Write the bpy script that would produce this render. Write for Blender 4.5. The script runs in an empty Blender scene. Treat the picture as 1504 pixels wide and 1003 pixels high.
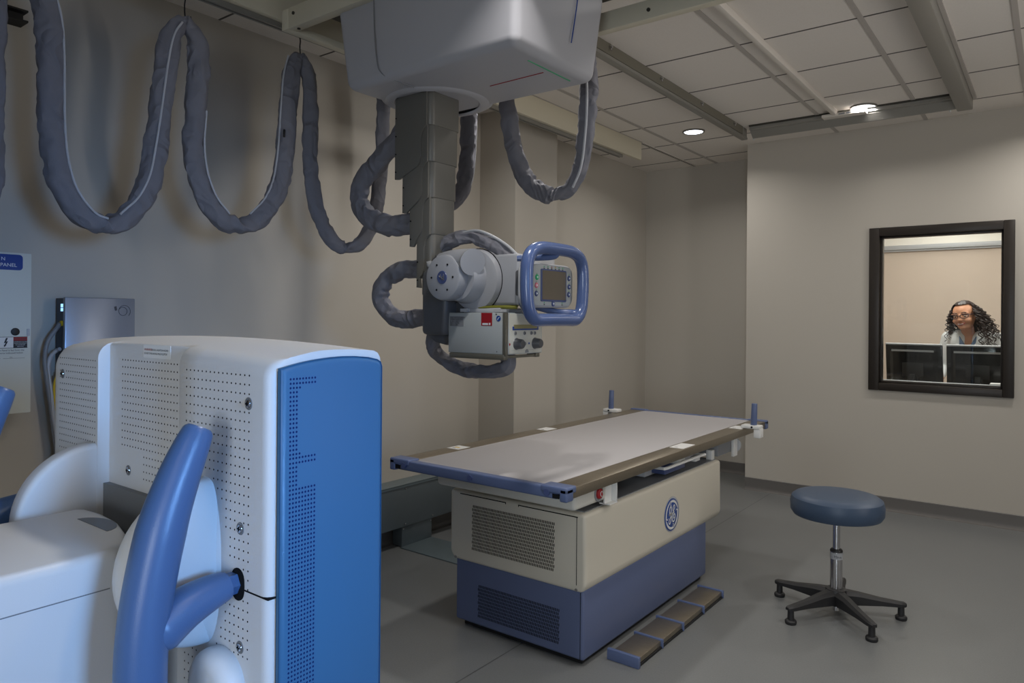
import bpy, bmesh, math, random
from mathutils import Vector, Matrix, noise, Quaternion
random.seed(7)
PI = math.pi
S = bpy.context.scene
COL = S.collection

# ------------------------------------------------------------------ materials
def lin(c):
    return tuple((v / 12.92) if v <= 0.04045 else ((v + 0.055) / 1.055) ** 2.4 for v in [x / 255.0 for x in c])

def mat(name, rgb, rough=0.5, metal=0.0, spec=0.5, bump=0.0, bscale=60.0, var=0.0, vscale=8.0, coat=0.0, emit=0.0, stretch=None):
    m = bpy.data.materials.new(name); m.use_nodes = True
    nt = m.node_tree; b = nt.nodes['Principled BSDF']
    col = lin(rgb) + (1.0,)
    b.inputs['Base Color'].default_value = col
    b.inputs['Roughness'].default_value = rough
    b.inputs['Metallic'].default_value = metal
    b.inputs['Specular IOR Level'].default_value = spec
    b.inputs['Coat Weight'].default_value = coat
    if emit:
        b.inputs['Emission Color'].default_value = col
        b.inputs['Emission Strength'].default_value = emit
    if bump or var:
        tc = nt.nodes.new('ShaderNodeTexCoord')
        src = tc.outputs['Object']
        if stretch:
            mp = nt.nodes.new('ShaderNodeMapping'); mp.inputs['Scale'].default_value = stretch
            nt.links.new(src, mp.inputs['Vector']); src = mp.outputs['Vector']
    if bump:
        n = nt.nodes.new('ShaderNodeTexNoise'); n.inputs['Scale'].default_value = bscale; n.inputs['Detail'].default_value = 3
        nt.links.new(src, n.inputs['Vector'])
        bp = nt.nodes.new('ShaderNodeBump'); bp.inputs['Strength'].default_value = bump; bp.inputs['Distance'].default_value = 0.002
        nt.links.new(n.outputs['Fac'], bp.inputs['Height']); nt.links.new(bp.outputs['Normal'], b.inputs['Normal'])
    if var:
        n2 = nt.nodes.new('ShaderNodeTexNoise'); n2.inputs['Scale'].default_value = vscale; n2.inputs['Detail'].default_value = 4
        nt.links.new(src, n2.inputs['Vector'])
        mx = nt.nodes.new('ShaderNodeMix'); mx.data_type = 'RGBA'
        mx.inputs[6].default_value = tuple(c * (1 - var) for c in col[:3]) + (1,)
        mx.inputs[7].default_value = tuple(min(1, c * (1 + var)) for c in col[:3]) + (1,)
        nt.links.new(n2.outputs['Fac'], mx.inputs[0]); nt.links.new(mx.outputs[2], b.inputs['Base Color'])
    return m

M = {}
M['wall'] = mat('wall_paint', (190, 184, 174), 0.75, spec=0.25, bump=0.12, bscale=260)
M['wall2'] = mat('wallcovering', (202, 187, 174), 0.8, spec=0.2, bump=0.35, bscale=120, var=0.03, vscale=60)
M['tile'] = mat('ceiling_tile', (232, 226, 219), 0.9, spec=0.1, bump=0.5, bscale=240, var=0.05, vscale=160)
M['tbar'] = mat('ceiling_grid_white', (222, 216, 208), 0.6)
M['gridbar'] = mat('ceiling_grid_bar', (182, 176, 170), 0.6)
M['gap'] = mat('tile_gap', (96, 92, 88), 0.8)
M['rail'] = mat('rail_grey', (150, 148, 142), 0.38, metal=0.35)
M['railweb'] = mat('rail_web', (122, 118, 106), 0.5, metal=0.2)
M['raildark'] = mat('rail_dark', (66, 64, 58), 0.5, metal=0.3)
M['cream'] = mat('cream_enamel', (218, 211, 190), 0.45)
M['black'] = mat('black_rubber', (22, 22, 24), 0.55)
M['hole'] = mat('hole_black', (24, 25, 28), 0.9, spec=0.1)
M['sleeve'] = mat('sleeve_fabric', (122, 122, 130), 0.7, spec=0.3, bump=0.4, bscale=420, var=0.05, vscale=30)
def fold_bump(m):
    nt = m.node_tree; b = nt.nodes['Principled BSDF']; N = nt.nodes.new; L = nt.links.new
    tc = N('ShaderNodeTexCoord'); n = N('ShaderNodeTexNoise'); n.inputs['Scale'].default_value = 6.5; n.inputs['Detail'].default_value = 1; n.inputs['Distortion'].default_value = 1.0
    L(tc.outputs['Object'], n.inputs['Vector'])
    rp = N('ShaderNodeMath'); rp.operation = 'PINGPONG'; rp.inputs[1].default_value = .16; L(n.outputs['Fac'], rp.inputs[0])
    bp = N('ShaderNodeBump'); bp.inputs['Strength'].default_value = .7; bp.inputs['Distance'].default_value = .06
    L(rp.outputs[0], bp.inputs['Height']); old = b.inputs['Normal'].links[0].from_node
    L(bp.outputs['Normal'], old.inputs['Normal'])
fold_bump(M['sleeve'])
M['zip'] = mat('sleeve_zip', (188, 190, 196), 0.55, bump=0.5, bscale=600)
M['crane'] = mat('crane_enamel', (178, 178, 184), 0.42, spec=0.45)
M['tubewhite'] = mat('tube_enamel', (162, 164, 170), 0.36, spec=0.5)
M['column'] = mat('column_grey', (108, 106, 100), 0.42, metal=0.1)
M['bracket'] = mat('bracket_charcoal', (84, 85, 88), 0.38)
M['colli'] = mat('collimator_grey', (166, 171, 172), 0.4)
M['colliface'] = mat('collimator_face', (194, 194, 186), 0.42)
M['collirail'] = mat('collimator_rail', (112, 110, 100), 0.4, metal=0.5)
M['blue'] = mat('handle_blue', (70, 97, 138), 0.34, spec=0.45, bump=0.1, bscale=500)
M['hblue'] = mat('steering_blue', (76, 94, 138), 0.22, spec=0.6)
M['pblue'] = mat('panel_blue', (54, 101, 140), 0.4, spec=0.4)
M['standwhite'] = mat('stand_white', (205, 205, 205), 0.42, spec=0.4, bump=0.08, bscale=500)
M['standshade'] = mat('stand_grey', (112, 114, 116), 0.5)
M['chrome'] = mat('chrome', (205, 205, 208), 0.16, metal=1.0)
M['steel'] = mat('brushed_steel', (150, 140, 124), 0.36, metal=0.85, bump=0.15, bscale=40, var=0.18, vscale=12, stretch=(1, 14, 14))
M['pad'] = mat('tabletop_pad', (174, 171, 172), 0.55, var=0.03, vscale=300)
M['tblue'] = mat('table_blue', (92, 103, 136), 0.42, spec=0.4)
M['bumper'] = mat('bumper_blue', (88, 102, 138), 0.38, spec=0.45)
M['tcream'] = mat('table_cream', (204, 198, 184), 0.42, spec=0.4)
M['tcarr'] = mat('table_carriage', (206, 204, 196), 0.45)
M['grey'] = mat('mid_grey', (128, 130, 134), 0.5)
M['lgrey'] = mat('light_grey', (176, 178, 182), 0.45)
M['duct'] = mat('galvanised_grey', (104, 114, 120), 0.42, metal=0.45, var=0.06, vscale=6)
M['ductplate'] = mat('floor_plate_grey', (126, 140, 146), 0.4, metal=0.5, var=0.06, vscale=6)
M['base'] = mat('baseboard_vinyl', (104, 101, 98), 0.4)
M['frame'] = mat('window_bronze', (48, 42, 37), 0.4, metal=0.2)
M['stool'] = mat('stool_vinyl', (58, 74, 96), 0.42, spec=0.4, bump=0.1, bscale=300)
M['stoolblack'] = mat('stool_black', (34, 34, 36), 0.5, bump=0.1, bscale=300)
M['red'] = mat('label_red', (150, 18, 28), 0.5)
M['signblue'] = mat('sign_blue', (18, 62, 140), 0.5)
M['white'] = mat('white_plastic', (222, 222, 220), 0.5)
M['panel'] = mat('panel_offwhite', (208, 212, 206), 0.5)
M['cab'] = mat('cabinet_silver', (150, 156, 168), 0.32, metal=0.45)
M['cabside'] = mat('cabinet_charcoal', (58, 62, 72), 0.45)
M['text'] = mat('print_dark', (44, 46, 52), 0.7)
M['textlight'] = mat('print_light', (214, 222, 226), 0.6)
M['logoblue'] = mat('logo_blue', (40, 72, 140), 0.4)
M['screen'] = mat('console_screen', (104, 96, 84), 0.25)
M['navy'] = mat('navy_rim', (70, 82, 124), 0.35)
M['green'] = mat('green_key', (40, 170, 110), 0.4)
M['pink'] = mat('pink_key', (206, 120, 136), 0.4)
M['yellow'] = mat('yellow', (214, 178, 22), 0.5)
M['ygreen'] = mat('cable_yellow', (112, 112, 34), 0.5)
M['lcd'] = mat('collimator_lcd', (140, 134, 96), 0.3)
M['lampface'] = mat('lamp_lens', (236, 242, 255), 0.4, emit=5.0)
M['lampring'] = mat('lamp_ring', (120, 116, 108), 0.4)
M['led'] = mat('status_led', (150, 205, 255), 0.4, emit=1.6)
M['monitor'] = mat('monitor_black', (26, 27, 30), 0.16, spec=0.5)
M['monrim'] = mat('monitor_rim', (130, 132, 140), 0.35)
M['desk'] = mat('desk_laminate', (120, 104, 88), 0.5)
M['skin'] = mat('skin', (196, 142, 112), 0.5, spec=0.35)
M['hair'] = mat('hair_dark', (44, 32, 30), 0.42, spec=0.5)
M['coat'] = mat('coat_white', (205, 208, 210), 0.75)
M['scrub'] = mat('scrub_blue', (96, 118, 148), 0.8)
M['lip'] = mat('lip', (168, 86, 84), 0.45)
M['eye'] = mat('eye_white', (226, 222, 216), 0.3)
M['iris'] = mat('iris_dark', (40, 26, 20), 0.2)
M['brow'] = mat('brow', (58, 40, 34), 0.7)
M['glassframe'] = mat('spectacle_frame', (40, 42, 56), 0.25)
M['upperlit'] = mat('upper_wall_lit', (236, 232, 224), 0.7)  # whiter colour paints in the stronger light on the upper wall

def floor_mat():
    m = bpy.data.materials.new('floor_vinyl'); m.use_nodes = True
    nt = m.node_tree; b = nt.nodes['Principled BSDF']; N = nt.nodes.new; L = nt.links.new
    tc = N('ShaderNodeTexCoord'); sp = N('ShaderNodeSeparateXYZ'); L(tc.outputs['Object'], sp.inputs[0])
    n = N('ShaderNodeTexNoise'); n.inputs['Scale'].default_value = 170; n.inputs['Detail'].default_value = 3; L(tc.outputs['Object'], n.inputs['Vector'])
    n2 = N('ShaderNodeTexNoise'); n2.inputs['Scale'].default_value = 1.3; L(tc.outputs['Object'], n2.inputs['Vector'])
    mx = N('ShaderNodeMix'); mx.data_type = 'RGBA'; L(n.outputs['Fac'], mx.inputs[0])
    mx.inputs[6].default_value = lin((104, 106, 107)) + (1,); mx.inputs[7].default_value = lin((126, 128, 128)) + (1,)
    # welded seams running away from the camera, every 1.83 m
    ad = N('ShaderNodeMath'); ad.operation = 'ADD'; ad.inputs[1].default_value = 1.832 + 1.83 * 4; L(sp.outputs['X'], ad.inputs[0])
    mo = N('ShaderNodeMath'); mo.operation = 'PINGPONG'; mo.inputs[1].default_value = 0.915; L(ad.outputs[0], mo.inputs[0])
    lt = N('ShaderNodeMath'); lt.operation = 'LESS_THAN'; lt.inputs[1].default_value = 0.0028; L(mo.outputs[0], lt.inputs[0])
    mx2 = N('ShaderNodeMix'); mx2.data_type = 'RGBA'; L(lt.outputs[0], mx2.inputs[0]); L(mx.outputs[2], mx2.inputs[6])
    mx2.inputs[7].default_value = lin((78, 80, 80)) + (1,)
    L(mx2.outputs[2], b.inputs['Base Color'])
    mr = N('ShaderNodeMapRange'); L(n2.outputs['Fac'], mr.inputs[0]); mr.inputs[3].default_value = 0.24; mr.inputs[4].default_value = 0.36
    L(mr.outputs[0], b.inputs['Roughness'])
    bp = N('ShaderNodeBump'); bp.inputs['Strength'].default_value = 0.12; bp.inputs['Distance'].default_value = 0.002
    L(n.outputs['Fac'], bp.inputs['Height']); L(bp.outputs['Normal'], b.inputs['Normal'])
    return m
M['floor'] = floor_mat()

def glass_mat():
    m = bpy.data.materials.new('window_glass'); m.use_nodes = True
    nt = m.node_tree; nt.nodes.clear(); N = nt.nodes.new; L = nt.links.new
    o = N('ShaderNodeOutputMaterial'); t = N('ShaderNodeBsdfTransparent'); g = N('ShaderNodeBsdfGlossy'); mx = N('ShaderNodeMixShader'); f = N('ShaderNodeFresnel')
    t.inputs['Color'].default_value = (0.95, 0.97, 0.95, 1); g.inputs['Roughness'].default_value = 0.0; f.inputs['IOR'].default_value = 1.45
    L(f.outputs[0], mx.inputs[0]); L(t.outputs[0], mx.inputs[1]); L(g.outputs[0], mx.inputs[2]); L(mx.outputs[0], o.inputs[0])
    return m
M['glass'] = glass_mat()

# ------------------------------------------------------------------ mesh building
class Mb:
    def __init__(self): self.bm = bmesh.new()
    def _merge(self, t, mi=0):
        for f in t.faces: f.material_index = mi
        me = bpy.data.meshes.new('t'); t.to_mesh(me); t.free(); self.bm.from_mesh(me); bpy.data.meshes.remove(me); return self
    def box(self, lo, hi, bev=0.0, seg=2, mi=0, only=None):
        t = bmesh.new(); bmesh.ops.create_cube(t, size=1)
        lo = Vector(lo); hi = Vector(hi); c = (lo + hi) / 2; d = hi - lo
        for v in t.verts: v.co = Vector((c.x + v.co.x * d.x, c.y + v.co.y * d.y, c.z + v.co.z * d.z))
        if bev:
            es = [e for e in t.edges if only is None or only(e)]
            bmesh.ops.bevel(t, geom=es, offset=min(bev, min(d) * 0.49), segments=seg, affect='EDGES', profile=0.5)
        return self._merge(t, mi)
    def cyl(self, p0, p1, r0, r1=None, n=24, mi=0, bev=0.0):
        r1 = r0 if r1 is None else r1
        p0 = Vector(p0); p1 = Vector(p1); a = (p1 - p0); L = a.length; q = Vector((0, 0, 1)).rotation_difference(a.normalized())
        t = bmesh.new(); rings = []
        prof = [(0, r0), (L, r1)]
        if bev: prof = [(0, r0 - bev), (bev * .3, r0 - bev * .3), (bev, r0), (L - bev, r1), (L - bev * .3, r1 - bev * .3), (L, r1 - bev)]
        for h, r in prof:
            rings.append([t.verts.new(p0 + q @ Vector((r * math.cos(2 * PI * k / n), r * math.sin(2 * PI * k / n), h))) for k in range(n)])
        for a_, b_ in zip(rings, rings[1:]):
            for k in range(n): t.faces.new((a_[k], a_[(k + 1) % n], b_[(k + 1) % n], b_[k]))
        t.faces.new(rings[0][::-1]); t.faces.new(rings[-1])
        return self._merge(t, mi)
    def lathe(self, prof, origin, axis=(0, 0, 1), n=40, mi=0):
        # prof: (radius, height) pairs
        q = Vector((0, 0, 1)).rotation_difference(Vector(axis).normalized()); o = Vector(origin); t = bmesh.new(); rings = []
        for r, h in prof:
            if r < 1e-6: rings.append([t.verts.new(o + q @ Vector((0, 0, h)))])
            else: rings.append([t.verts.new(o + q @ Vector((r * math.cos(2 * PI * k / n), r * math.sin(2 * PI * k / n), h))) for k in range(n)])
        for a, b in zip(rings, rings[1:]):
            for k in range(n):
                k2 = (k + 1) % n
                if len(a) == 1 and len(b) == 1: continue
                if len(a) == 1: t.faces.new((a[0], b[k2], b[k]))
                elif len(b) == 1: t.faces.new((a[k], a[k2], b[0]))
                else: t.faces.new((a[k], a[k2], b[k2], b[k]))
        bmesh.ops.recalc_face_normals(t, faces=t.faces)
        return self._merge(t, mi)
    def tube(self, pts, rad, n=16, sub=6, flat=1.0, wrinkle=0.0, seed=0.0, closed=False, mi=0, twist=0.0, fold=0.0, up=None, n1=3.0, crease=0.0):
        P = smooth(pts, sub, closed) if sub > 1 else [Vector(p) for p in pts]
        rads = rad if callable(rad) else (lambda s: rad)
        t = bmesh.new(); rings = []; prevn = None; dist = 0.0; N = len(P)
        for i, p in enumerate(P):
            if closed: tg = (P[(i + 1) % N] - P[i - 1]).normalized()
            else: tg = (P[min(i + 1, N - 1)] - P[max(i - 1, 0)]).normalized()
            if up is not None: nn = Vector(up)
            elif prevn is None: nn = Vector((1, 0, 0)) if abs(tg.x) < 0.8 else Vector((0, 0, 1))
            else: nn = prevn
            nn = (nn - tg * nn.dot(tg)).normalized(); prevn = nn; bi = tg.cross(nn)
            if i: dist += (P[i] - P[i - 1]).length
            s = i / (N - 1); r = rads(s); ring = []; cv = None
            if crease and 4 <= i < N - 4:
                d0 = (P[i] - P[i - 4]).normalized(); d1 = (P[i + 4] - P[i]).normalized(); cv = d1 - d0
            for k in range(n):
                a = 2 * PI * k / n
                rr = r
                if wrinkle:
                    v = Vector((math.cos(a + twist * dist) * 1.3, math.sin(a + twist * dist) * 1.3, dist * 9 + seed))
                    rr *= 1 + wrinkle * noise.noise(v * 1.1) + wrinkle * 0.6 * noise.noise(Vector((math.cos(a) * n1, math.sin(a) * n1, dist * 30 + seed * 2)))
                    if fold: rr *= 1 - fold * max(0, noise.noise(Vector((dist * 22 + seed * 3, math.cos(a) * .9, math.sin(a) * .9)))) ** 0.7
                if cv is not None:
                    cl = min(1.0, cv.length * 1.6); inner = max(0.0, (nn * math.cos(a) + bi * math.sin(a)).dot(cv.normalized())) if cv.length > 1e-5 else 0
                    ph_ = dist * 95 + 5 * noise.noise(Vector((dist * 7, math.cos(a) * .6, seed)))
                    rr *= 1 - crease * cl * inner * (.45 + .55 * math.sin(ph_))
                ca, sa = rr * math.cos(a), rr * math.sin(a) * flat
                ct, st = math.cos(twist * dist), math.sin(twist * dist)
                ring.append(t.verts.new(p + nn * (ca * ct - sa * st) + bi * (ca * st + sa * ct)))
            rings.append(ring)
        pairs = list(zip(rings, rings[1:])) + ([(rings[-1], rings[0])] if closed else [])
        for a, b in pairs:
            for k in range(n): t.faces.new((a[k], a[(k + 1) % n], b[(k + 1) % n], b[k]))
        if not closed: t.faces.new(rings[0][::-1]); t.faces.new(rings[-1])
        bmesh.ops.recalc_face_normals(t, faces=t.faces)
        return self._merge(t, mi)
    def prism(self, poly, o, u, v, w, depth, bev=0.0, seg=2, mi=0):
        # polygon in (u, v) at origin o, extruded along w by depth
        o = Vector(o); u = Vector(u); v = Vector(v); w = Vector(w); t = bmesh.new()
        a = [t.verts.new(o + u * x + v * y) for x, y in poly]; b = [t.verts.new(o + u * x + v * y + w * depth) for x, y in poly]
        n = len(poly); t.faces.new(a[::-1]); t.faces.new(b)
        for k in range(n): t.faces.new((a[k], a[(k + 1) % n], b[(k + 1) % n], b[k]))
        bmesh.ops.recalc_face_normals(t, faces=t.faces)
        if bev:
            cap = [e for e in t.edges if (e.verts[0] in a and e.verts[1] in a) or (e.verts[0] in b and e.verts[1] in b)]
            bmesh.ops.bevel(t, geom=cap, offset=bev, segments=seg, affect='EDGES', profile=0.5)
        return self._merge(t, mi)
    def disc(self, c, u, v, r, n=10, mi=0, r2=None):
        c = Vector(c); u = Vector(u); v = Vector(v); r2 = r2 or r
        vs = [self.bm.verts.new(c + u * (r * math.cos(2 * PI * k / n)) + v * (r2 * math.sin(2 * PI * k / n))) for k in range(n)]
        f = self.bm.faces.new(vs); f.material_index = mi; return self
    def quad(self, pts, mi=0):
        f = self.bm.faces.new([self.bm.verts.new(Vector(p)) for p in pts]); f.material_index = mi; return self
    def ell(self, c, r, n=20, m=14, rot=None, mi=0):
        t = bmesh.new(); bmesh.ops.create_uvsphere(t, u_segments=n, v_segments=m, radius=1)
        for v in t.verts:
            p = Vector((v.co.x * r[0], v.co.y * r[1], v.co.z * r[2]))
            v.co = Vector(c) + (rot @ p if rot else p)
        return self._merge(t, mi)
    def text(self, body, size, o, u, v, mi=0, align='LEFT', off=0.0006, sx=1.0):
        cu = bpy.data.curves.new('t', 'FONT'); cu.body = body; cu.size = size; cu.align_x = align
        ob = bpy.data.objects.new('t', cu); me = bpy.data.meshes.new_from_object(ob)
        u = Vector(u).normalized(); v = Vector(v).normalized(); w = u.cross(v)
        for q in me.vertices: q.co = Vector(o) + u * (q.co.x * sx) + v * q.co.y + w * off
        k = len(self.bm.faces); self.bm.from_mesh(me); self.bm.faces.ensure_lookup_table()
        for f in self.bm.faces[k:]: f.material_index = mi
        bpy.data.meshes.remove(me); bpy.data.objects.remove(ob); bpy.data.curves.remove(cu); return self

def smooth(pts, sub, closed=False):
    P = [Vector(p) for p in pts]; n = len(P); out = []
    rng = range(n) if closed else range(n - 1)
    for i in rng:
        if closed: p0, p1, p2, p3 = P[i - 1], P[i], P[(i + 1) % n], P[(i + 2) % n]
        else:
            p1, p2 = P[i], P[i + 1]; p0 = P[i - 1] if i else p1 * 2 - p2; p3 = P[i + 2] if i + 2 < n else p2 * 2 - p1
        for k in range(sub):
            t = k / sub
            out.append(0.5 * ((2 * p1) + (p2 - p0) * t + (2 * p0 - 5 * p1 + 4 * p2 - p3) * t * t + (3 * p1 - p0 - 3 * p2 + p3) * t ** 3))
    if not closed: out.append(P[-1])
    return out

def rrect(x0, y0, x1, y1, r, n=5):
    out = []
    for cx, cy, a0 in ((x1 - r, y1 - r, 0), (x0 + r, y1 - r, 90), (x0 + r, y0 + r, 180), (x1 - r, y0 + r, 270)):
        for k in range(n + 1):
            a = math.radians(a0 + 90 * k / n); out.append((cx + r * math.cos(a), cy + r * math.sin(a)))
    return out

def wloc(o):
    v = Vector((0, 0, 0))
    while o is not None: v = v + o.location; o = o.parent
    return v

def obj(name, mb, mats, parent=None, loc=None, label=None, sharp=35):
    me = bpy.data.meshes.new(name); off = Vector(loc) if loc is not None else Vector((0, 0, 0))
    base = wloc(parent) if parent is not None else Vector((0, 0, 0))
    for v in mb.bm.verts: v.co -= base + off
    mb.bm.to_mesh(me); mb.bm.free()
    for m in (mats if isinstance(mats, (list, tuple)) else [mats]): me.materials.append(M[m])
    for p in me.polygons: p.use_smooth = True
    me.set_sharp_from_angle(angle=math.radians(sharp))
    o = bpy.data.objects.new(name, me); COL.objects.link(o); o.location = off
    if parent is not None: o.parent = parent
    if label: o['label'] = label
    return o

def thing(name, label, cat, loc, group=None):
    o = bpy.data.objects.new(name, None); o.empty_display_size = 0.1; COL.objects.link(o); o.location = loc
    o['label'] = label; o['category'] = cat
    if group: o['group'] = group
    return o

def tag(o, label, cat, group=None):
    o['label'] = label; o['category'] = cat
    if group: o['group'] = group
    return o

def struct(name, mb, mats, parent=None, label=None):
    o = obj(name, mb, mats, parent, label=label); o['kind'] = 'structure'; return o

def copy_tree(o, parent=None):
    c = o.copy(); COL.objects.link(c)
    if parent is not None: c.parent = parent
    for ch in list(o.children): copy_tree(ch, c)
    return c

X, Y, Z = Vector((1, 0, 0)), Vector((0, 1, 0)), Vector((0, 0, 1))
ZC = 2.86          # ceiling height
WY = 5.915         # window wall
XL = -3.28         # left wall

# ------------------------------------------------------------------ camera
cam_d = bpy.data.cameras.new('camera'); cam = bpy.data.objects.new('camera', cam_d); COL.objects.link(cam); S.camera = cam
YAW, ROLL = 0.650, 0.0075
fwd = Vector((-math.sin(YAW), math.cos(YAW), 0)); rt0 = Vector((math.cos(YAW), math.sin(YAW), 0))
rt = rt0 * math.cos(ROLL) + Z * math.sin(ROLL); upv = Z * math.cos(ROLL) - rt0 * math.sin(ROLL)
cam.matrix_world = Matrix(((rt.x, upv.x, -fwd.x, 0), (rt.y, upv.y, -fwd.y, 0), (rt.z, upv.z, -fwd.z, 1.41), (0, 0, 0, 1)))
cam_d.sensor_fit = 'HORIZONTAL'; cam_d.sensor_width = 36.0; cam_d.lens = 36.0 * 1051 / 1504
cam_d.shift_y = (466 - 501.5) / 1504; cam_d.clip_start = 0.05

# ------------------------------------------------------------------ room shell
struct('floor', Mb().box((XL - .3, -2.6, -.1), (2.9, 6.6, 0)), 'floor')
struct('ceiling', Mb().box((XL - .3, -2.6, ZC), (2.9, 6.6, ZC + .1)), 'tile')
w = Mb()
w.box((XL - .2, -2.6, 0), (XL, 3.926, ZC)); w.box((XL - .2, 3.926, 0), (-2.964, 4.439, ZC)); w.box((XL - .2, 4.439, 0), (-3.24, 6.6, ZC))
struct('wall_left', w, 'wall')
struct('wall_back', Mb().box((-3.24, 6.45, 0), (-2.05, 6.6, ZC)), 'wall')
WX0, WX1, WZ0, WZ1 = -1.085, -0.255, 0.92, 2.065
w = Mb()
w.box((-2.05, WY, 0), (WX0, WY + .15, ZC)).box((WX1, WY, 0), (2.9, WY + .15, ZC)).box((WX0, WY, 0), (WX1, WY + .15, WZ0)).box((WX0, WY, WZ1), (WX1, WY + .15, ZC))
w.box((-2.05, WY + .15, 0), (-1.95, 6.6, ZC))
struct('wall_front', w, 'wall')
struct('wall_right', Mb().box((2.6, -2.6, 0), (2.9, 5.915, ZC)), 'wall')
struct('wall_rear', Mb().box((XL, -2.75, 0), (2.6, -2.6, ZC)), 'wall')
# suspended ceiling grid: flush bars along the room, dark reveal lines across it
g = Mb()
for x in (-2.73, -2.52, -1.352, -0.755, -0.16, 0.44, 1.05, 1.65, 2.25):
    g.box((x - .013, -2.6, ZC - .004), (x + .013, 6.45 if x < -2.06 else WY, ZC + .001))
g.box((-1.955, WY, ZC - .004), (-1.93, 6.45, ZC + .001))
for k in range(-11, 5):
    y = 3.735 + .605 * k
    g.box((XL, y - .005, ZC - .002), (2.6 if y < WY else -2.05, y + .005, ZC + .001), mi=1)
struct('trim_1', g, ['gridbar', 'gap'])
# coved vinyl baseboards
def baseboard(name, p0, p1, nrm):
    p0, p1, nrm = Vector(p0), Vector(p1), Vector(nrm); d = (p1 - p0)
    prof = [(0, 0), (.03, 0), (.014, .006), (.008, .016), (.006, .03), (.006, .098), (.003, .101), (0, .101)]
    struct(name, Mb().prism(prof, p0, nrm, Z, d.normalized(), d.length), 'base')
baseboard('baseboard_left', (XL, -2.6, 0), (XL, 3.926, 0), (1, 0, 0))
baseboard('baseboard_column', (-2.964, 3.926, 0), (-2.964, 4.439, 0), (1, 0, 0))
baseboard('baseboard_recess', (-3.24, 4.439, 0), (-3.24, 6.45, 0), (1, 0, 0))
baseboard('baseboard_back', (-3.24, 6.45, 0), (-2.05, 6.45, 0), (0, -1, 0))
baseboard('baseboard_front', (-2.05, WY, 0), (2.6, WY, 0), (0, -1, 0))

# observation window
f = Mb()
ox0, ox1, oz0, oz1 = -1.12, -0.222, 0.888, 2.097; ix0, ix1, iz0, iz1 = -1.05, -0.287, 0.943, 2.035
for lo, hi in (((ox0, oz0), (ix0, oz1)), ((ix1, oz0), (ox1, oz1)), ((ix0, oz0), (ix1, iz0)), ((ix0, iz1), (ix1, oz1))):
    f.box((lo[0], WY - .022, lo[1]), (hi[0], WY + .16, hi[1]), .004)
for lo, hi in (((ix0, iz0), (ix0 + .014, iz1)), ((ix1 - .014, iz0), (ix1, iz1)), ((ix0, iz0), (ix1, iz0 + .014)), ((ix0, iz1 - .014), (ix1, iz1))):
    f.box((lo[0], WY + .02, lo[1]), (hi[0], WY + .09, hi[1]), .003)
win = struct('window_1', f, 'frame')
struct('window_pane', Mb().box((ix0 + .001, WY + .05, iz0 + .001), (ix1 - .001, WY + .056, iz1 - .001)), 'glass', win)

struct('window_sill', Mb().box((ix0, WY + .095, iz0 + .001), (ix1, WY + .158, iz0 + .016), .003), 'lgrey', win)

# ------------------------------------------------------------------ control room beyond the window
struct('floor_control', Mb().box((-1.95, WY + .15, -.1), (1.6, 8.15, 0)), 'floor')
struct('ceiling_control', Mb().box((-1.95, WY + .15, 2.62), (1.6, 8.15, 2.72)), 'tile')
struct('wall_control_back', Mb().box((-1.95, 8.0, 0), (1.6, 8.15, 2.12)).box((-1.95, 8.0, 2.12), (1.6, 8.15, 2.62), mi=1), ['wall2', 'upperlit'])
struct('wall_control_left', Mb().box((-2.0, 6.6, 0), (-1.9, 8.15, 2.62)), 'wall2')
struct('wall_control_right', Mb().box((1.6, WY + .15, 0), (1.7, 8.15, 2.62)), 'wall2')
t = obj('picture_rail', Mb().box((-1.9, 7.955, 2.105), (1.6, 8.0, 2.15), .006).box((-1.9, 7.975, 2.09), (1.6, 8.0, 2.105)), 'lgrey', loc=(-.9, 7.98, 2.1))
tag(t, 'pale horizontal rail high on the wall behind the seated technologist', 'rail')
desk = thing('control_desk', 'brown laminate control desk carrying two monitors behind the window', 'desk', (-.5, 6.45, 0))
obj('desk_top', Mb().box((-1.6, 6.12, .74), (1.0, 6.74, .78), .006), 'desk', desk)
for x in (-1.56, .92): obj('leg', Mb().box((x, 6.16, 0), (x + .04, 6.7, .74), .004), 'desk', desk)

def monitor(cx, cy, rz, w_, z0, z1, label):
    r = thing('monitor', label, 'monitor', (cx, cy, .78), 'monitors on the control desk')
    m = Mb().box((-w_ / 2, -.018, z0 - .78), (w_ / 2, .018, z1 - .78), .006)
    m.prism([(-w_ / 2 + .03, 0), (w_ / 2 - .03, 0), (w_ / 2 - .06, -.022), (-w_ / 2 + .06, -.022)], (0, -.018, z0 - .75), X, Y, Z, (z1 - z0) - .075)
    for v in m.bm.verts: v.co += Vector((cx, cy, .78))
    tl = [obj('screen_housing', m, 'monitor', r)]
    m = Mb().box((cx - w_ / 2, cy - .019, z1 - .002), (cx + w_ / 2, cy + .019, z1 + .008)); tl.append(obj('top_edge', m, 'lgrey', r))
    m = Mb().box((cx - w_ / 2 + .05, cy - .0405, z1 - .05), (cx + w_ / 2 - .05, cy - .0395, z1 - .035)); tl.append(obj('reflection_strip', m, 'lgrey', r, label='pale strip painted as a lamp reflection across the upper back'))  # pale strip paints a ceiling lamp's reflection onto the back
    m = Mb().box((cx - .035, cy - .066, z0 + .03), (cx + .035, cy - .038, .98), .006); m.box((cx - .02, cy - .09, .785), (cx + .02, cy - .06, .99), .006); obj('neck', m, 'stoolblack', r)
    obj('foot', Mb().box((cx - .11, cy - .12, .78), (cx + .11, cy + .06, .792), .004), 'stoolblack', r)
    tl.append(obj('plate', Mb().box((cx - .075, cy - .045, z0 + .09), (cx + .075, cy - .039, z0 + .2), .002), 'stoolblack', r))
    for o in tl: o.rotation_euler = (math.radians(7), 0, 0)
    r.rotation_euler = (0, 0, rz)
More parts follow.
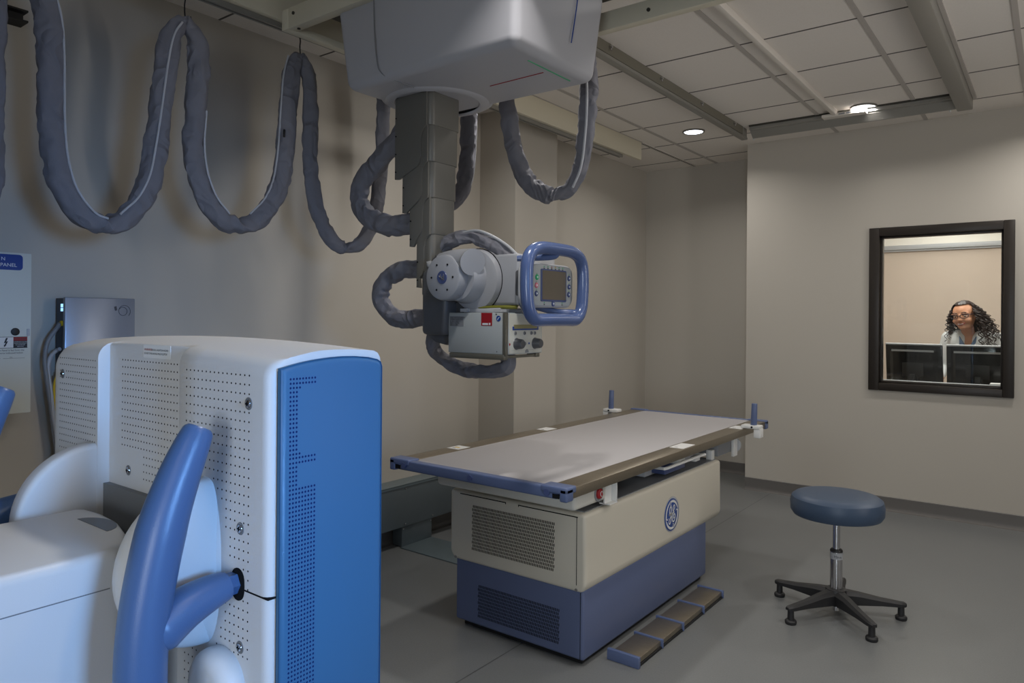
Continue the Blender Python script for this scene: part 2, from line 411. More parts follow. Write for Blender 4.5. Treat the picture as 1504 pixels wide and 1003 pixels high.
monitor(-.885, 6.45, math.radians(-7), .40, .885, 1.222, 'black monitor seen from behind, left one on the control desk')
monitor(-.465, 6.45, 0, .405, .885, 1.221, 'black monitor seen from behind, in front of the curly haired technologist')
t = obj('paper_tray', Mb().box((-.375, 6.13, .78), (-.26, 6.24, .962), .004), 'white', loc=(-.32, 6.18, .78)); tag(t, 'small white box at the lower right corner behind the window glass', 'box')

# ------------------------------------------------------------------ the technologist
pr_ = thing('person', 'person with long curly dark hair and glasses in a pale coat behind the window', 'person', (-.6, 6.85, 0))
HC = Vector((-.592, 6.85, 1.448))
fd = Vector((-.30, -.95, -.16)).normalized()
rx = fd.cross(Z).normalized(); uz = rx.cross(fd).normalized()      # rx = to her own right when facing fd
tilt = Quaternion(fd, math.radians(6)); rx = tilt @ rx; uz = tilt @ uz
HR = Matrix((rx * 1.13, fd * 1.02, uz)).transposed()                              # columns: local x, y(front), z
def hp(x, y, z): return HC + HR @ Vector((x, y, z))
b = Mb()
def capsule(mb, p0, p1, r0, r1, n=14, k=6):
    p0, p1 = Vector(p0), Vector(p1)
    for i in range(k + 1):
        s = i / k; r = r0 + (r1 - r0) * s; mb.ell(p0.lerp(p1, s), (r, r, r), n, 10)
    mb.cyl(p0, p1, r0 * .98, r1 * .98, n)
RM = Matrix((rx * 1.13, fd * 1.02, uz)).transposed()
b.ell(hp(0, -.012, .03), (.072, .09, .082), rot=RM); b.ell(hp(0, .012, -.02), (.064, .075, .085), rot=RM); b.ell(hp(0, .03, -.075), (.042, .045, .035), rot=RM)
b.ell(hp(0, .088, -.02), (.014, .02, .013), rot=RM); b.ell(hp(0, .078, .004), (.009, .014, .026), rot=RM)
for s in (-1, 1):
    b.ell(hp(s * .036, .052, -.03), (.027, .027, .024), rot=RM); b.ell(hp(s * .033, .066, .028), (.028, .014, .010), rot=RM); b.ell(hp(s * .07, -.01, -.008), (.010, .018, .030), rot=RM)
b.ell(hp(0, .068, -.052), (.024, .018, .011), rot=RM); b.ell(hp(0, .066, -.083), (.02, .02, .016), rot=RM)
nk = Vector((-.565, 6.92, 1.305))
capsule(b, hp(0, -.02, -.07), nk, .048, .056)
ch = Vector((-.545, 6.95, 1.135))
rs = Vector((.93, -.2, 0)).normalized()      # shoulder line
fb = Vector((-.2, -.93, 0)).normalized()
TR = Matrix((rs, fb, Z)).transposed()
b.ell(ch + Vector((0, 0, .08)), (.17, .1, .13), rot=TR); b.ell(ch + Vector((0, 0, -.08)), (.15, .1, .2), rot=TR); b.ell(ch + Vector((0, 0, -.26)), (.165, .115, .16), rot=TR)
hands = []
for s in (-1, 1):
    sh = ch + rs * (.165 * s) + Vector((0, 0, .125)); el = sh + rs * (.05 * s) + fb * .03 + Vector((0, 0, -.25)); wr = el + fb * .2 + Vector((0, 0, -.06)) - rs * (.05 * s)
    capsule(b, sh, el, .05, .04); capsule(b, el, wr, .038, .026); hands.append((s, sh, el, wr))
    pm = wr + fb * .05; b.ell(pm, (.038, .048, .014), rot=TR)
    for k, ln in enumerate((.058, .068, .07, .062)):
        f0 = pm + rs * ((k - 1.5) * .019 * s) + fb * .035; f1 = f0 + fb * (ln * .55) + Vector((0, 0, -.004)); f2 = f1 + fb * (ln * .4) + Vector((0, 0, -.018))
        capsule(b, f0, f1, .0085, .008, 8, 3); capsule(b, f1, f2, .008, .007, 8, 3)
    t0 = pm - rs * (.03 * s) - fb * .01; t1 = t0 - rs * (.022 * s) + fb * .025; t2 = t1 + fb * .028 + rs * (.004 * s); capsule(b, t0, t1, .011, .0095, 8, 3); capsule(b, t1, t2, .0095, .008, 8, 3)
    hipj = Vector((-.545, 6.95, .80)) + rs * (.085 * s); kn = hipj + Vector((0, 0, -.37)) + fb * .02; an = kn + Vector((0, 0, -.355)) - fb * .02
    capsule(b, hipj, kn, .088, .058); capsule(b, kn, an, .055, .036); b.ell(an + fb * .07 + Vector((0, 0, -.035)), (.04, .12, .036), rot=TR)
body = obj('body', b, 'skin', pr_, sharp=180)
rm = body.modifiers.new('fuse', 'REMESH'); rm.mode = 'VOXEL'; rm.voxel_size = .0055; rm.use_smooth_shade = True
sm = body.modifiers.new('soft', 'SMOOTH'); sm.factor = .5; sm.iterations = 3
for s in (-1, 1):
    e = Mb().ell(hp(s * .031, .070,   .0085), (.0115, .007, .0052), 14, 10, RM); e.ell(hp(s * .031 - .002, .0762, .0072), (.0056, .003, .0045), 12, 8, RM, 1); obj('eye', e, ['eye', 'iris'], pr_)
    e = Mb().tube([hp(s * .014, .083, .034), hp(s * .032, .081, .040), hp(s * .054, .066, .032)], .0034, 8, 5); obj('eyebrow', e, 'brow', pr_)
e = Mb().tube([hp(-.027, .072, -.045), hp(-.012, .085, -.0505), hp(0, .088, -.0495), hp(.012, .085, -.0505), hp(.027, .072, -.045)], .0036, 8, 5)
e.tube([hp(-.025, .071, -.047), hp(-.01, .084, -.059), hp(.01, .084, -.059), hp(.025, .071, -.047)], .0042, 8, 5); obj('lips', e, 'lip', pr_)
e = Mb().tube([hp(-.018, .0895, -.0505), hp(0, .0905, -.0525), hp(.018, .0895, -.0505)], .0022, 8, 5); obj('teeth', e, 'eye', pr_)
gl = Mb()
for s in (-1, 1):
    ring = [hp(s * (.033 + .025 * math.cos(a)), .094 - .012 * abs(math.cos(a)) * (1 if math.cos(a) > 0 else 0), .010 + .0165 * math.copysign(abs(math.sin(a)) ** .7, math.sin(a))) for a in [2 * PI * k / 16 for k in range(16)]]
    gl.tube(ring, .0026, 8, 3, closed=True); gl.tube([hp(s * .057, .083, .016), hp(s * .071, .04, .016), hp(s * .074, -.012, .008)], .0026, 8, 4)
gl.tube([hp(-.009, .095, .013), hp(0, .097, .016), hp(.009, .095, .013)], .0024, 8, 4); obj('glasses', gl, 'glassframe', pr_)
# curly hair: scalp cap plus hanging ringlets
hm = Mb()
t = bmesh.new(); bmesh.ops.create_uvsphere(t, u_segments=40, v_segments=26, radius=1)
for v in list(t.verts):
    p = v.co.copy()
    if p.y > .30 and p.z < .74 - .4 * max(0, p.y - .6): t.verts.remove(v); continue
    if p.z < -.55: t.verts.remove(v); continue
    q = Vector((p.x * .083, p.y * .098 - .012, p.z * .094 + .032)); q *= 1 + .05 * noise.noise(p * 6); v.co = hp(*q)
hm._merge(t)
rng = random.Random(3)
hm.ell(hp(0, -.055, -.03), (.078, .06, .10), rot=RM); hm.ell(hp(0, -.05, -.1) + rt0 * .03, (.07, .05, .10), rot=RM)
for k in range(190):
    a = rng.uniform(-PI, PI); hh = rng.uniform(-.2, .9)
    sx, sy = math.sin(a), math.cos(a)
    if sy > .12 and not (abs(sx) > .8 and hh < .45 and sy < .45): continue
    rr = math.sqrt(max(0, 1 - hh * hh)); p0 = hp(.080 * rr * sx, .094 * rr * sy - .012, .090 * hh + .03)
    out = HR @ Vector((sx, min(sy, .1) - .05, 0)); out.z = 0; out.normalize(); side = out.dot(rt0)
    ln = rng.uniform(.2, .28) * (1.1 if side > 0 else .95); spread = rng.uniform(.03, .165) if side > .1 else rng.uniform(.0, .03)
    base = [p0, p0 + out * (.016 + spread * .25) + Vector((0, 0, -.035 - .02 * hh)), p0 + out * (.02 + spread * .7) + Vector((0, 0, -ln * .5)), p0 + out * (.016 + spread * 1.15) + Vector((0, 0, -ln))]
    P = smooth(base, 16); pts = []; ph = rng.uniform(0, 6.28); am = rng.uniform(.010, .016)
    for i, p in enumerate(P):
        s_ = i / (len(P) - 1); w_ = s_ * ln * 190 + ph; am2 = am * min(1, .25 + s_ * 3); pts.append(p + Vector((math.cos(w_), math.sin(w_), 0)) * am2)
    r0 = rng.uniform(.0034, .0058); hm.tube(pts, lambda t_, r0=r0: r0 * (1 - .45 * t_), 6, 1)
obj('hair', hm, 'hair', pr_)
# open coat and scrub top
ct = Mb()
for s, sh, el, wr in hands:
    capsule(ct, sh, el, .066, .056, 14, 6); capsule(ct, el, el.lerp(wr, .85), .056, .042, 14, 6)
    ct.ell(ch + rs * (.085 * s) + Vector((0, 0, .09)), (.105, .118, .125), rot=TR); ct.ell(ch + rs * (.07 * s) + Vector((0, 0, -.1)), (.1, .128, .24), rot=TR); ct.ell(ch + rs * (.075 * s) + Vector((0, 0, -.38)), (.11, .14, .22), rot=TR)
    capsule(ct, nk + rs * (.06 * s) - fb * .02 + Vector((0, 0, .0)), sh + Vector((0, 0, .0)), .04, .062, 14, 6)
ct.ell(ch - fb * .03, (.17, .1, .3), rot=TR)
co = obj('coat', ct, 'coat', pr_, sharp=180)
rm = co.modifiers.new('fuse', 'REMESH'); rm.mode = 'VOXEL'; rm.voxel_size = .007; rm.use_smooth_shade = True
sm = co.modifiers.new('soft', 'SMOOTH'); sm.factor = .5; sm.iterations = 4
lp = Mb()
for s in (-1, 1):
    lp.tube([nk + rs * (.045 * s) - fb * .05 + Vector((0, 0, .045)), nk + rs * (.075 * s) + fb * .02 + Vector((0, 0, .0)), ch + rs * (.075 * s) + fb * .105 + Vector((0, 0, .1)), ch + rs * (.03 * s) + fb * .145 + Vector((0, 0, -.06))], lambda t_: .026 - .008 * t_, 10, 6, flat=.35)
obj('collar', lp, 'coat', pr_)
sc = Mb().prism([(-.06, .09), (0, -.02), (.06, .09), (.055, -.2), (-.055, -.2)], ch + fb * .085 + Vector((0, 0, .06)), rs, Z, fb, .03); obj('scrub_top', sc, 'scrub', pr_)

# ------------------------------------------------------------------ ceiling lights (recessed cans)
def downlight(x, y, label, power):
    r = thing('ceiling_light', label, 'ceiling light', (x, y, ZC - .006), 'recessed ceiling lights')
    obj('trim_ring', Mb().lathe([(.070, -.001), (.074, -.006), (.083, -.005), (.085, .005), (.070, .005)], (x, y, ZC - .005), n=48), 'lampring', r)
    obj('lens', Mb().lathe([(0, -.002), (.071, -.002), (.071, .004), (0, .004)], (x, y, ZC - .005), n=48), 'lampface', r)
    ld = bpy.data.lights.new('downlight', 'AREA'); ld.shape = 'DISK'; ld.size = .14; ld.energy = power; ld.color = (1.0, .965, .92); ld.spread = math.radians(150)
    lo = bpy.data.objects.new('downlight_lamp', ld); COL.objects.link(lo); lo.location = (0, 0, -.012); lo.parent = r
P0 = 8.5
downlight(-2.24, 5.25, 'lit round recessed ceiling light nearest the left wall', P0 * .9)
downlight(-1.05, 5.31, 'lit round recessed ceiling light above the end rail by the window wall', P0 * 1.3)

# ------------------------------------------------------------------ ceiling rails
r = thing('ceiling_rail', 'long grey ceiling rail with bolt heads running from the crane to the window wall', 'rail', (-1.88, 3.0, ZC))
m = Mb().box((-1.900, -2.5, 2.795), (-1.888, 5.43, ZC + .0)).box((-1.928, -2.5, 2.778), (-1.882, 5.43, 2.796), .003)
obj('channel', m, 'rail', r); obj('web', Mb().box((-1.888, -2.5, 2.800), (-1.884, 5.33, ZC - .001)), 'railweb', r, label='darker inner web')
for k in range(8): obj('bolt', Mb().cyl((-1.884, .87 + .61 * k, 2.838), (-1.866, .87 + .61 * k, 2.838), .008, n=12).cyl((-1.872, .87 + .61 * k, 2.838), (-1.872, .87 + .61 * k, 2.818), .005, n=8), 'chrome', r)
r = thing('ceiling_rail', 'wide grey ceiling rail at the right, in line with the observation window', 'rail', (-.48, 3.0, ZC))
obj('channel', Mb().box((-.525, -2.5, 2.78), (-.437, 5.50, ZC), .006), 'rail', r)
obj('lip', Mb().box((-.436, -2.5, 2.846), (-.416, 5.50, ZC)), 'gridbar', r)
r = thing('cross_rail', 'grey glossy rail crossing the ceiling in front of the window wall', 'rail', (-1.2, 5.4, ZC))
m = Mb().prism([(0, 0), (0, -.03), (.02, -.034), (.02, -.04), (.075, -.08), (.09, -.08), (.09, 0)], (-1.838, 5.34, ZC), Y, Z, X, 1.313); obj('channel', m, 'rail', r)
obj('lip', Mb().box((-1.838, 5.325, 2.85), (-.525, 5.34, ZC)), 'raildark', r)
for x in (-1.845, -.56): obj('pin', Mb().cyl((x, 5.46, 2.775), (x, 5.46, 2.80), .006, n=10), 'white', r)
r = thing('track_bar', 'thin white bar running under the ceiling to a bracket on the cross rail', 'bar', (-1.225, 3.0, ZC))
obj('bar', Mb().box((-1.243, -2.0, 2.822), (-1.212, 5.30, ZC), .004), 'tbar', r)
obj('end_bracket', Mb().box((-1.31, 5.27, 2.815), (-1.03, 5.345, 2.835), .003).box((-1.06, 5.27, 2.835), (-1.03, 5.345, 2.857), .002).box((-1.2, 5.269, 2.82), (-1.16, 5.271, 2.83), mi=1).box((-1.15, 5.269, 2.82), (-1.12, 5.271, 2.83), mi=1), ['tbar', 'grey'], r)

r = thing('crane_rail', 'beige fascia rail of the tube crane running along the left wall ceiling', 'rail', (-2.73, 2.5, ZC))
obj('fascia', Mb().box((-2.752, -2.5, 2.712), (-2.722, 5.325, ZC - .004), .002), 'cream', r)
m = Mb().box((-2.79, -2.5, 2.718), (-2.752, 5.06, 2.722)).box((-2.79, -2.5, 2.692), (-2.786, 5.06, 2.722)).box((-2.786, -2.5, 2.690), (-2.776, 5.06, 2.694)).box((-2.764, -2.5, 2.690), (-2.752, 5.06, 2.694)).box((-2.756, -2.5, 2.694), (-2.752, 5.06, 2.718)).box((-2.785, -2.5, 2.700), (-2.757, 5.05, 2.716), mi=1)
obj('hanger_track', m, ['rail', 'raildark'], r, label='grey slotted track along the lower edge')
r = obj('ceiling_slot', Mb().box((-2.745, 5.33, ZC - .008), (-2.715, 6.44, ZC - .001)).box((-2.74, 5.33, ZC - .009), (-2.734, 6.44, ZC - .008), mi=1).box((-2.726, 5.33, ZC - .009), (-2.72, 6.44, ZC - .008), mi=1), ['tbar', 'raildark'], loc=(-2.73, 5.8, ZC)); tag(r, 'dark slotted ceiling strip continuing past the beige fascia into the recess', 'strip')
r = obj('track_end', Mb().box((-3.28, .6, 2.585), (-3.2, 1.076, 2.592)).box((-3.28, .6, 2.545), (-3.2, 1.076, 2.552)).box((-3.28, .6, 2.552), (-3.235, 1.07, 2.585)), 'black', loc=(-3.26, .8, 2.545)); tag(r, 'black track end on the left wall between the fabric sleeves, top left corner', 'track')

# ------------------------------------------------------------------ crane bridge
r = thing('crane_bridge', 'beige steel bridge carrying the crane across the ceiling between rails', 'bridge', (-1.6, 2.2, 2.63))
m = Mb().box((-2.615, 1.845, 2.632), (2.2, 1.89, 2.722), .004); obj('beam', m, 'cream', r)
m = Mb().box((-2.60, 2.655, 2.632), (2.2, 2.70, 2.712), .004); obj('beam', m, 'cream', r)
m = Mb().box((-2.66, 1.846, 2.634), (-2.617, 2.95, 2.664), .003).box((-2.66, 1.846, 2.66), (-2.617, 1.89, 2.722), .003); obj('end_truck', m, 'cream', r)
for p in ((-2.575, 1.844, 2.69),): obj('bolt', Mb().cyl((p[0], p[1] - .004, p[2]), (p[0], p[1] + .004, p[2]), .007, n=12), 'raildark', r)
for x in (-2.57, -1.30, -1.12): obj('bolt', Mb().cyl((x, 1.868, 2.628), (x, 1.868, 2.636), .007, n=12), 'raildark', r)
obj('bolt', Mb().cyl((-1.33, 2.650, 2.668), (-1.33, 2.656, 2.668), .008, n=12), 'raildark', r)
obj('upper_plate', Mb().box((-2.6, 1.9, 2.745), (1.6, 2.64, 2.755)), 'raildark', r)
for x in (-2.1, -1.6): obj('roller', Mb().cyl((x, 1.92, 2.70), (x, 2.63, 2.70), .02, n=14), 'grey', r)

# ------------------------------------------------------------------ ceiling mounted x-ray tube crane
r = thing('xray_crane', 'white ceiling mounted x-ray tube crane on a grey telescoping column', 'x-ray machine', (-2.12, 2.25, 2.33))
CRANE = r
def taper_box(lo, hi, cut, bev):
    t = Mb().box(lo, hi, bev, 5)
    for v in t.bm.verts:
        s = (v.co.z - lo[2]) / (hi[2] - lo[2]); c = cut * (1 - s) ** 1.5
        cx, cy = (lo[0] + hi[0]) / 2, (lo[1] + hi[1]) / 2
        v.co.x += c * (1 if v.co.x < cx else -1); v.co.y += c * (1 if v.co.y < cy else -1)
    return t
RC = (-2.115, 2.245)
m = taper_box((-2.335, 1.875, 2.326), (-1.412, 2.45, 2.675), .03, .034)
m.lathe([(.178, .03), (.178, -.008), (.184, -.014), (.200, -.014), (.218, -.008), (.238, .002), (.238, .03)], (RC[0], RC[1], 2.332), n=64)
cover = obj('carriage_cover', m, 'crane', r)
# flat black disc painting in the dark inside of the column's well
obj('well_disc', Mb().lathe([(.177, -.003), (.177, .002), (0, .002), (0, -.003)], (RC[0], RC[1], 2.328), n=48), 'hole', r, label='black disc painted as the dark opening around the column')
obj('seam', Mb().tube([(-2.11, 1.8735, 2.70), (-2.105, 1.8755, 2.52), (-2.10, 1.885, 2.40), (-2.095, 1.897, 2.362), (-2.07, 1.918, 2.336), (-2.045, 1.95, 2.3255), (-2.035, 2.02, 2.3195)], .0022, 8, 6), 'grey', cover)
obj('stripe', Mb().tube([(-1.4115, 2.25, 2.72), (-1.4125, 2.245, 2.60), (-1.4165, 2.235, 2.52), (-1.4235, 2.22, 2.42)], .0022, 8, 6), 'signblue', cover, label='blue stripe')
obj('stripe', Mb().tube([(-1.79, 2.20, 2.3258), (-1.53, 2.195, 2.3258)], .0022, 8, 2), 'red', cover, label='dark red stripe')
obj('stripe', Mb().tube([(-1.503, 2.06, 2.3258), (-1.502, 2.335, 2.3258)], .0022, 8, 2), 'green', cover, label='green stripe')
# five telescoping sections
secs = [(-2.218, -2.016, 2.100, 2.285, 2.19, 2.36), (-2.178, -2.019, 2.106, 2.280, 2.043, 2.22), (-2.140, -2.022, 2.112, 2.275, 1.897, 2.08), (-2.104, -2.025, 2.118, 2.270, 1.748, 1.93), (-2.094, -2.028, 2.122, 2.266, 1.50, 1.80)]
platez = [1.985, 1.842, 1.700, 1.53]
for i, (x0, x1, y0, y1, z0, z1) in enumerate(secs):
    m = Mb().prism(rrect(x0, y0, x1, y1, .026, 6), (0, 0, z0), X, Y, Z, z1 - z0, .003)
    s = obj('column_section', m, 'column', r)
    if i < 4:
        zp = platez[i]; xr = -2.068 if i < 3 else -2.064; f = .16
        poly = [(x0, z0 + f), (x0, zp), (x0 + .022, zp - .002), (xr - .022, zp + .040), (xr - .006, zp + .055), (xr, zp + .08), (xr, z0 - .055), (xr + .006, z0 - .03), (xr + .016, z0 - .012), (xr + .032, z0 - .002), (xr + .032, z0 + f)]
        obj('side_plate', Mb().prism(poly, (0, y0 - .005, 0), X, Z, Y, .012, .0015), 'column', s)
        for k in range(4 if i == 0 else 2):
            z = zp + .03 + k * .075; obj('screw', Mb().cyl((x0 + .007, y0 - .008, z), (x0 + .007, y0 - .004, z), .003, n=8), 'hole', s)
# fabric cable sleeves tied to the column
obj('cable_sleeve', Mb().tube([(-2.20, 2.19, 2.26), (-2.25, 2.18, 2.215), (-2.320, 2.170, 2.153), (-2.425, 2.170, 2.077), (-2.505, 2.170, 2.017), (-2.527, 2.170, 1.955), (-2.505, 2.170, 1.895), (-2.435, 2.170, 1.840), (-2.329, 2.170, 1.808), (-2.22, 2.170, 1.805), (-2.13, 2.18, 1.805)], lambda s: .050 - .008 * abs(s - .5), 28, 10, flat=.85, wrinkle=.16, seed=2, fold=.22, crease=.38), 'sleeve', r)
obj('cable_sleeve', Mb().tube([(-2.07, 2.19, 1.615), (-2.155, 2.190, 1.612), (-2.262, 2.190, 1.610), (-2.348, 2.190, 1.586), (-2.395, 2.190, 1.530), (-2.390, 2.190, 1.466), (-2.324, 2.190, 1.414), (-2.243, 2.190, 1.398), (-2.137, 2.190, 1.407), (-2.05, 2.2, 1.41)], .040, 28, 10, flat=.9, wrinkle=.18, seed=9, fold=.25, crease=.38), 'sleeve', r)
obj('cable_sleeve', Mb().tube([(-2.02, 2.21, 1.4), (-2.051, 2.2, 1.362), (-2.09, 2.2, 1.315), (-2.1192, 2.2403, 1.2674), (-2.1003, 2.2807, 1.2255), (-2.0467, 2.321, 1.1937), (-1.9507, 2.321, 1.1811), (-1.8579, 2.321, 1.1863), (-1.7872, 2.321, 1.2117), (-1.7935, 2.321, 1.262), (-1.8, 2.32, 1.3)], .034, 28, 10, flat=.9, wrinkle=.24, seed=14, fold=.35, crease=.38), 'sleeve', r)
obj('cable_sleeve', Mb().tube([(-2.00, 2.2, 1.56), (-2.055, 2.200, 1.60), (-2.078, 2.200, 1.655), (-2.040, 2.200, 1.700), (-1.972, 2.200, 1.727), (-1.891, 2.210, 1.733), (-1.812, 2.220, 1.706), (-1.73, 2.24, 1.66), (-1.70, 2.25, 1.62)], lambda s: .030 if s > .15 else .022, 28, 10, flat=.9, wrinkle=.28, seed=21, fold=.4, crease=.38), 'sleeve', r)
obj('thin_cable', Mb().tube([(-1.93, 2.20, 1.752), (-1.86, 2.205, 1.758), (-1.79, 2.21, 1.735), (-1.72, 2.22, 1.695), (-1.68, 2.24, 1.655)], .006, 8, 6), 'lgrey', r)
# charcoal mounting arm at the foot of the column
m = Mb().box((-2.072, 2.105, 1.335), (-1.925, 2.34, 1.600), .022, 3)
for v in m.bm.verts:
    if v.co.x > -2.0 and v.co.z < 1.45: v.co.x -= (1.45 - v.co.z) * .15
arm = obj('mounting_arm', m, 'bracket', r)
m = Mb().prism([(-1.99, 1.60), (-1.82, 1.56), (-1.82, 1.40), (-1.90, 1.335), (-2.02, 1.335)], (0, 2.17, 0), X, Z, Y, .16, .012, 3); obj('rear_block', m, 'bracket', arm)
obj('arm_foot', Mb().prism([(-2.08, 1.36), (-1.93, 1.33), (-1.97, 1.295), (-2.03, 1.305), (-2.072, 1.33)], (0, 2.15, 0), X, Z, Y, .12, .006), 'bracket', arm)
# tube housing
m = Mb().box((-1.80, 2.185, 1.457), (-1.632, 2.44, 1.655), .012, 3)
m.lathe([(0, 0), (.10, 0), (.118, .006), (.124, .02), (.124, .07), (0, .07)], (-1.835, 2.155, 1.556), axis=(0, 1, 0), n=56)
m.lathe([(0, 0), (.088, 0), (.092, .01), (.098, .05), (.104, .07), (0, .07)], (-1.865, 2.095, 1.563), axis=(0, 1, 0), n=56)
hous = obj('tube_housing', m, 'tubewhite', r)
obj('shadow_gap', Mb().lathe([(.1245, 0), (.1275, 0), (.1275, .004), (.1245, .004)], (-1.835, 2.184, 1.556), axis=(0, 1, 0), n=56), 'hole', hous)
m = Mb().tube([(-1.965, 2.125, 1.628), (-1.93, 2.115, 1.630), (-1.87, 2.105, 1.630), (-1.80, 2.095, 1.625), (-1.775, 2.085, 1.62)], lambda s: .038 + .014 * s, 32, 6); obj('cable_horn', m, 'tubewhite', hous)
obj('cable_collar', Mb().cyl((-1.985, 2.127, 1.628), (-1.965, 2.125, 1.628), .038, .042, 28).cyl((-2.0, 2.13, 1.627), (-1.985, 2.127, 1.628), .03, .03, 24), 'chrome', hous)
obj('cable_plug', Mb().tube([(-1.99, 2.128, 1.63), (-2.02, 2.13, 1.615), (-2.05, 2.14, 1.632), (-2.062, 2.16, 1.66)], .017, 18, 6, wrinkle=.3, seed=5), 'lgrey', hous)
m = Mb().lathe([(0, 0), (.080, 0), (.087, .004), (.090, .012), (.0905, .058), (.088, .062), (0, .062)], (-1.897, 2.045, 1.563), axis=(0, 1, 0), n=56); cap = obj('pivot_cap', m, 'tubewhite', hous)
m = Mb().lathe([(0, -.003), (.024, -.003), (.026, 0), (.0, 0)], (-1.897, 2.045, 1.563), axis=(0, 1, 0), n=32)
for k in range(6):
    a = PI / 6 + k * PI / 3 + .52; m.cyl((-1.897 + .056 * math.cos(a), 2.0435, 1.563 + .056 * math.sin(a)), (-1.897 + .056 * math.cos(a), 2.046, 1.563 + .056 * math.sin(a)), .0042, n=10, mi=1)
for k in range(5): m.tube([(-1.91 + .006 * k, 2.0415, 1.57 + .006 * math.sin(k * 2)), (-1.905 + .005 * k, 2.0412, 1.556 + .006 * math.cos(k))], .0014, 6, 2, mi=2)
obj('cap_badge', m, ['navy', 'hole', 'chrome'], hous, label='small dark blue and silver round badge with six screws')
obj('rear_collar', Mb().lathe([(0, 0), (.07, 0), (.078, .008), (.078, .03), (0, .03)], (-1.87, 2.19, 1.500), axis=(0, 1, 0), n=40), 'cream', hous)
vp = Mb().box((-1.633, 2.20, 1.462), (-1.628, 2.42, 1.650), .004)
for k in range(6): vp.box((-1.629, 2.208, 1.576 + .0105 * k), (-1.6272, 2.255, 1.5805 + .0105 * k), mi=1)
vp.cyl((-1.629, 2.212, 1.641), (-1.626, 2.212, 1.641), .0055, n=14, mi=1); vp.cyl((-1.629, 2.195, 1.490), (-1.6268, 2.208, 1.490), .0055, n=12, mi=1)
obj('vent_panel', vp, ['lgrey', 'hole'], hous)
# control console and steering ring
m = Mb().prism(rrect(2.098, 1.447, 2.388, 1.612, .04, 6), (-1.575, 0, 0), Y, Z, X, .06, .012, 3); cons = obj('console', m, 'lgrey', r, label='grey touch console facing the table side')
obj('neck', Mb().box((-1.632, 2.16, 1.49), (-1.57, 2.33, 1.59), .01), 'bracket', cons)
m = Mb().prism(rrect(2.105, 1.455, 2.381, 1.606, .034, 6), (-1.5155, 0, 0), Y, Z, X, .002, .0008); obj('face_plate', m, 'colli', cons)
m = Mb().prism(rrect(2.163, 1.470, 2.334, 1.591, .006, 3), (-1.514, 0, 0), Y, Z, X, .004, .0015); m.box((-1.511, 2.170, 1.477), (-1.5092, 2.327, 1.5855), mi=1); obj('screen', m, ['navy', 'screen'], cons)
XK = -1.5128
for (y, z, mt) in ((2.139, 1.558, 'green'), (2.136, 1.528, 'pink'), (2.136, 1.498, 'navy'), (2.355, 1.563, 'navy'), (2.356, 1.530, 'navy'), (2.354, 1.500, 'navy'), (2.246, 1.4625, 'navy')):
    k = Mb().lathe([(0, .004), (.0085, .004), (.0105, .002), (.0105, 0)], (XK - .001, y, z), axis=(1, 0, 0), n=20); k.disc((XK + .0034, y, z), Y, Z, .004, 8, 1); obj('button', k, [mt, 'textlight'], cons)
d = Mb()
for k, (y, z) in enumerate(((2.185, 1.5995), (2.210, 1.600), (2.235, 1.600), (2.260, 1.600), (2.285, 1.6005), (2.310, 1.600), (2.187, 1.4655), (2.307, 1.4655))):
    d.box((XK, y - .002, z - .002), (XK + .001, y + .002, z + .002), mi=(1 if k == 2 else 2 if k == 3 else 0)); d.box((XK, y - .003, z - .0085), (XK + .0008, y + .003, z - .0048), mi=3)
for y, z in ((2.139, 1.5715), (2.136, 1.5415), (2.136, 1.5115), (2.355, 1.5765), (2.356, 1.5435), (2.354, 1.5135)): d.box((XK, y - .0013, z - .0013), (XK + .001, y + .0013, z + .0013))
obj('indicator_lights', d, ['green', 'red', 'yellow', 'text'], cons)
def ringpt(a, hy=.188, hz=.137, p=.5):
    c, s = math.cos(a), math.sin(a); z = hz * math.copysign(abs(s) ** p, s)
    y = hy * math.copysign(abs(c) ** p, c)
    if z < 0: y *= 1 - .05 * (-z / hz)
    if abs(c) < .55 and s < 0: z += .012 * math.cos(c / .55 * PI / 2)
    return Vector((-1.478, 2.215 + y, 1.527 + z))
m = Mb().tube([ringpt(2 * PI * k / 40) for k in range(40)], .0235, 20, 3, closed=True)
ring = obj('steering_handle', m, 'hblue', r)
for pts in ([(-1.48, 2.215, 1.655), (-1.49, 2.21, 1.640), (-1.53, 2.16, 1.632), (-1.59, 2.12, 1.628)], [(-1.485, 2.36, 1.425), (-1.50, 2.345, 1.428), (-1.53, 2.29, 1.432), (-1.59, 2.24, 1.45)], [(-1.485, 2.075, 1.425), (-1.50, 2.09, 1.43), (-1.54, 2.11, 1.44), (-1.59, 2.15, 1.46)]):
    obj('strut', Mb().tube(pts, lambda s: .017 - .006 * s, 14, 6), 'hblue', ring)
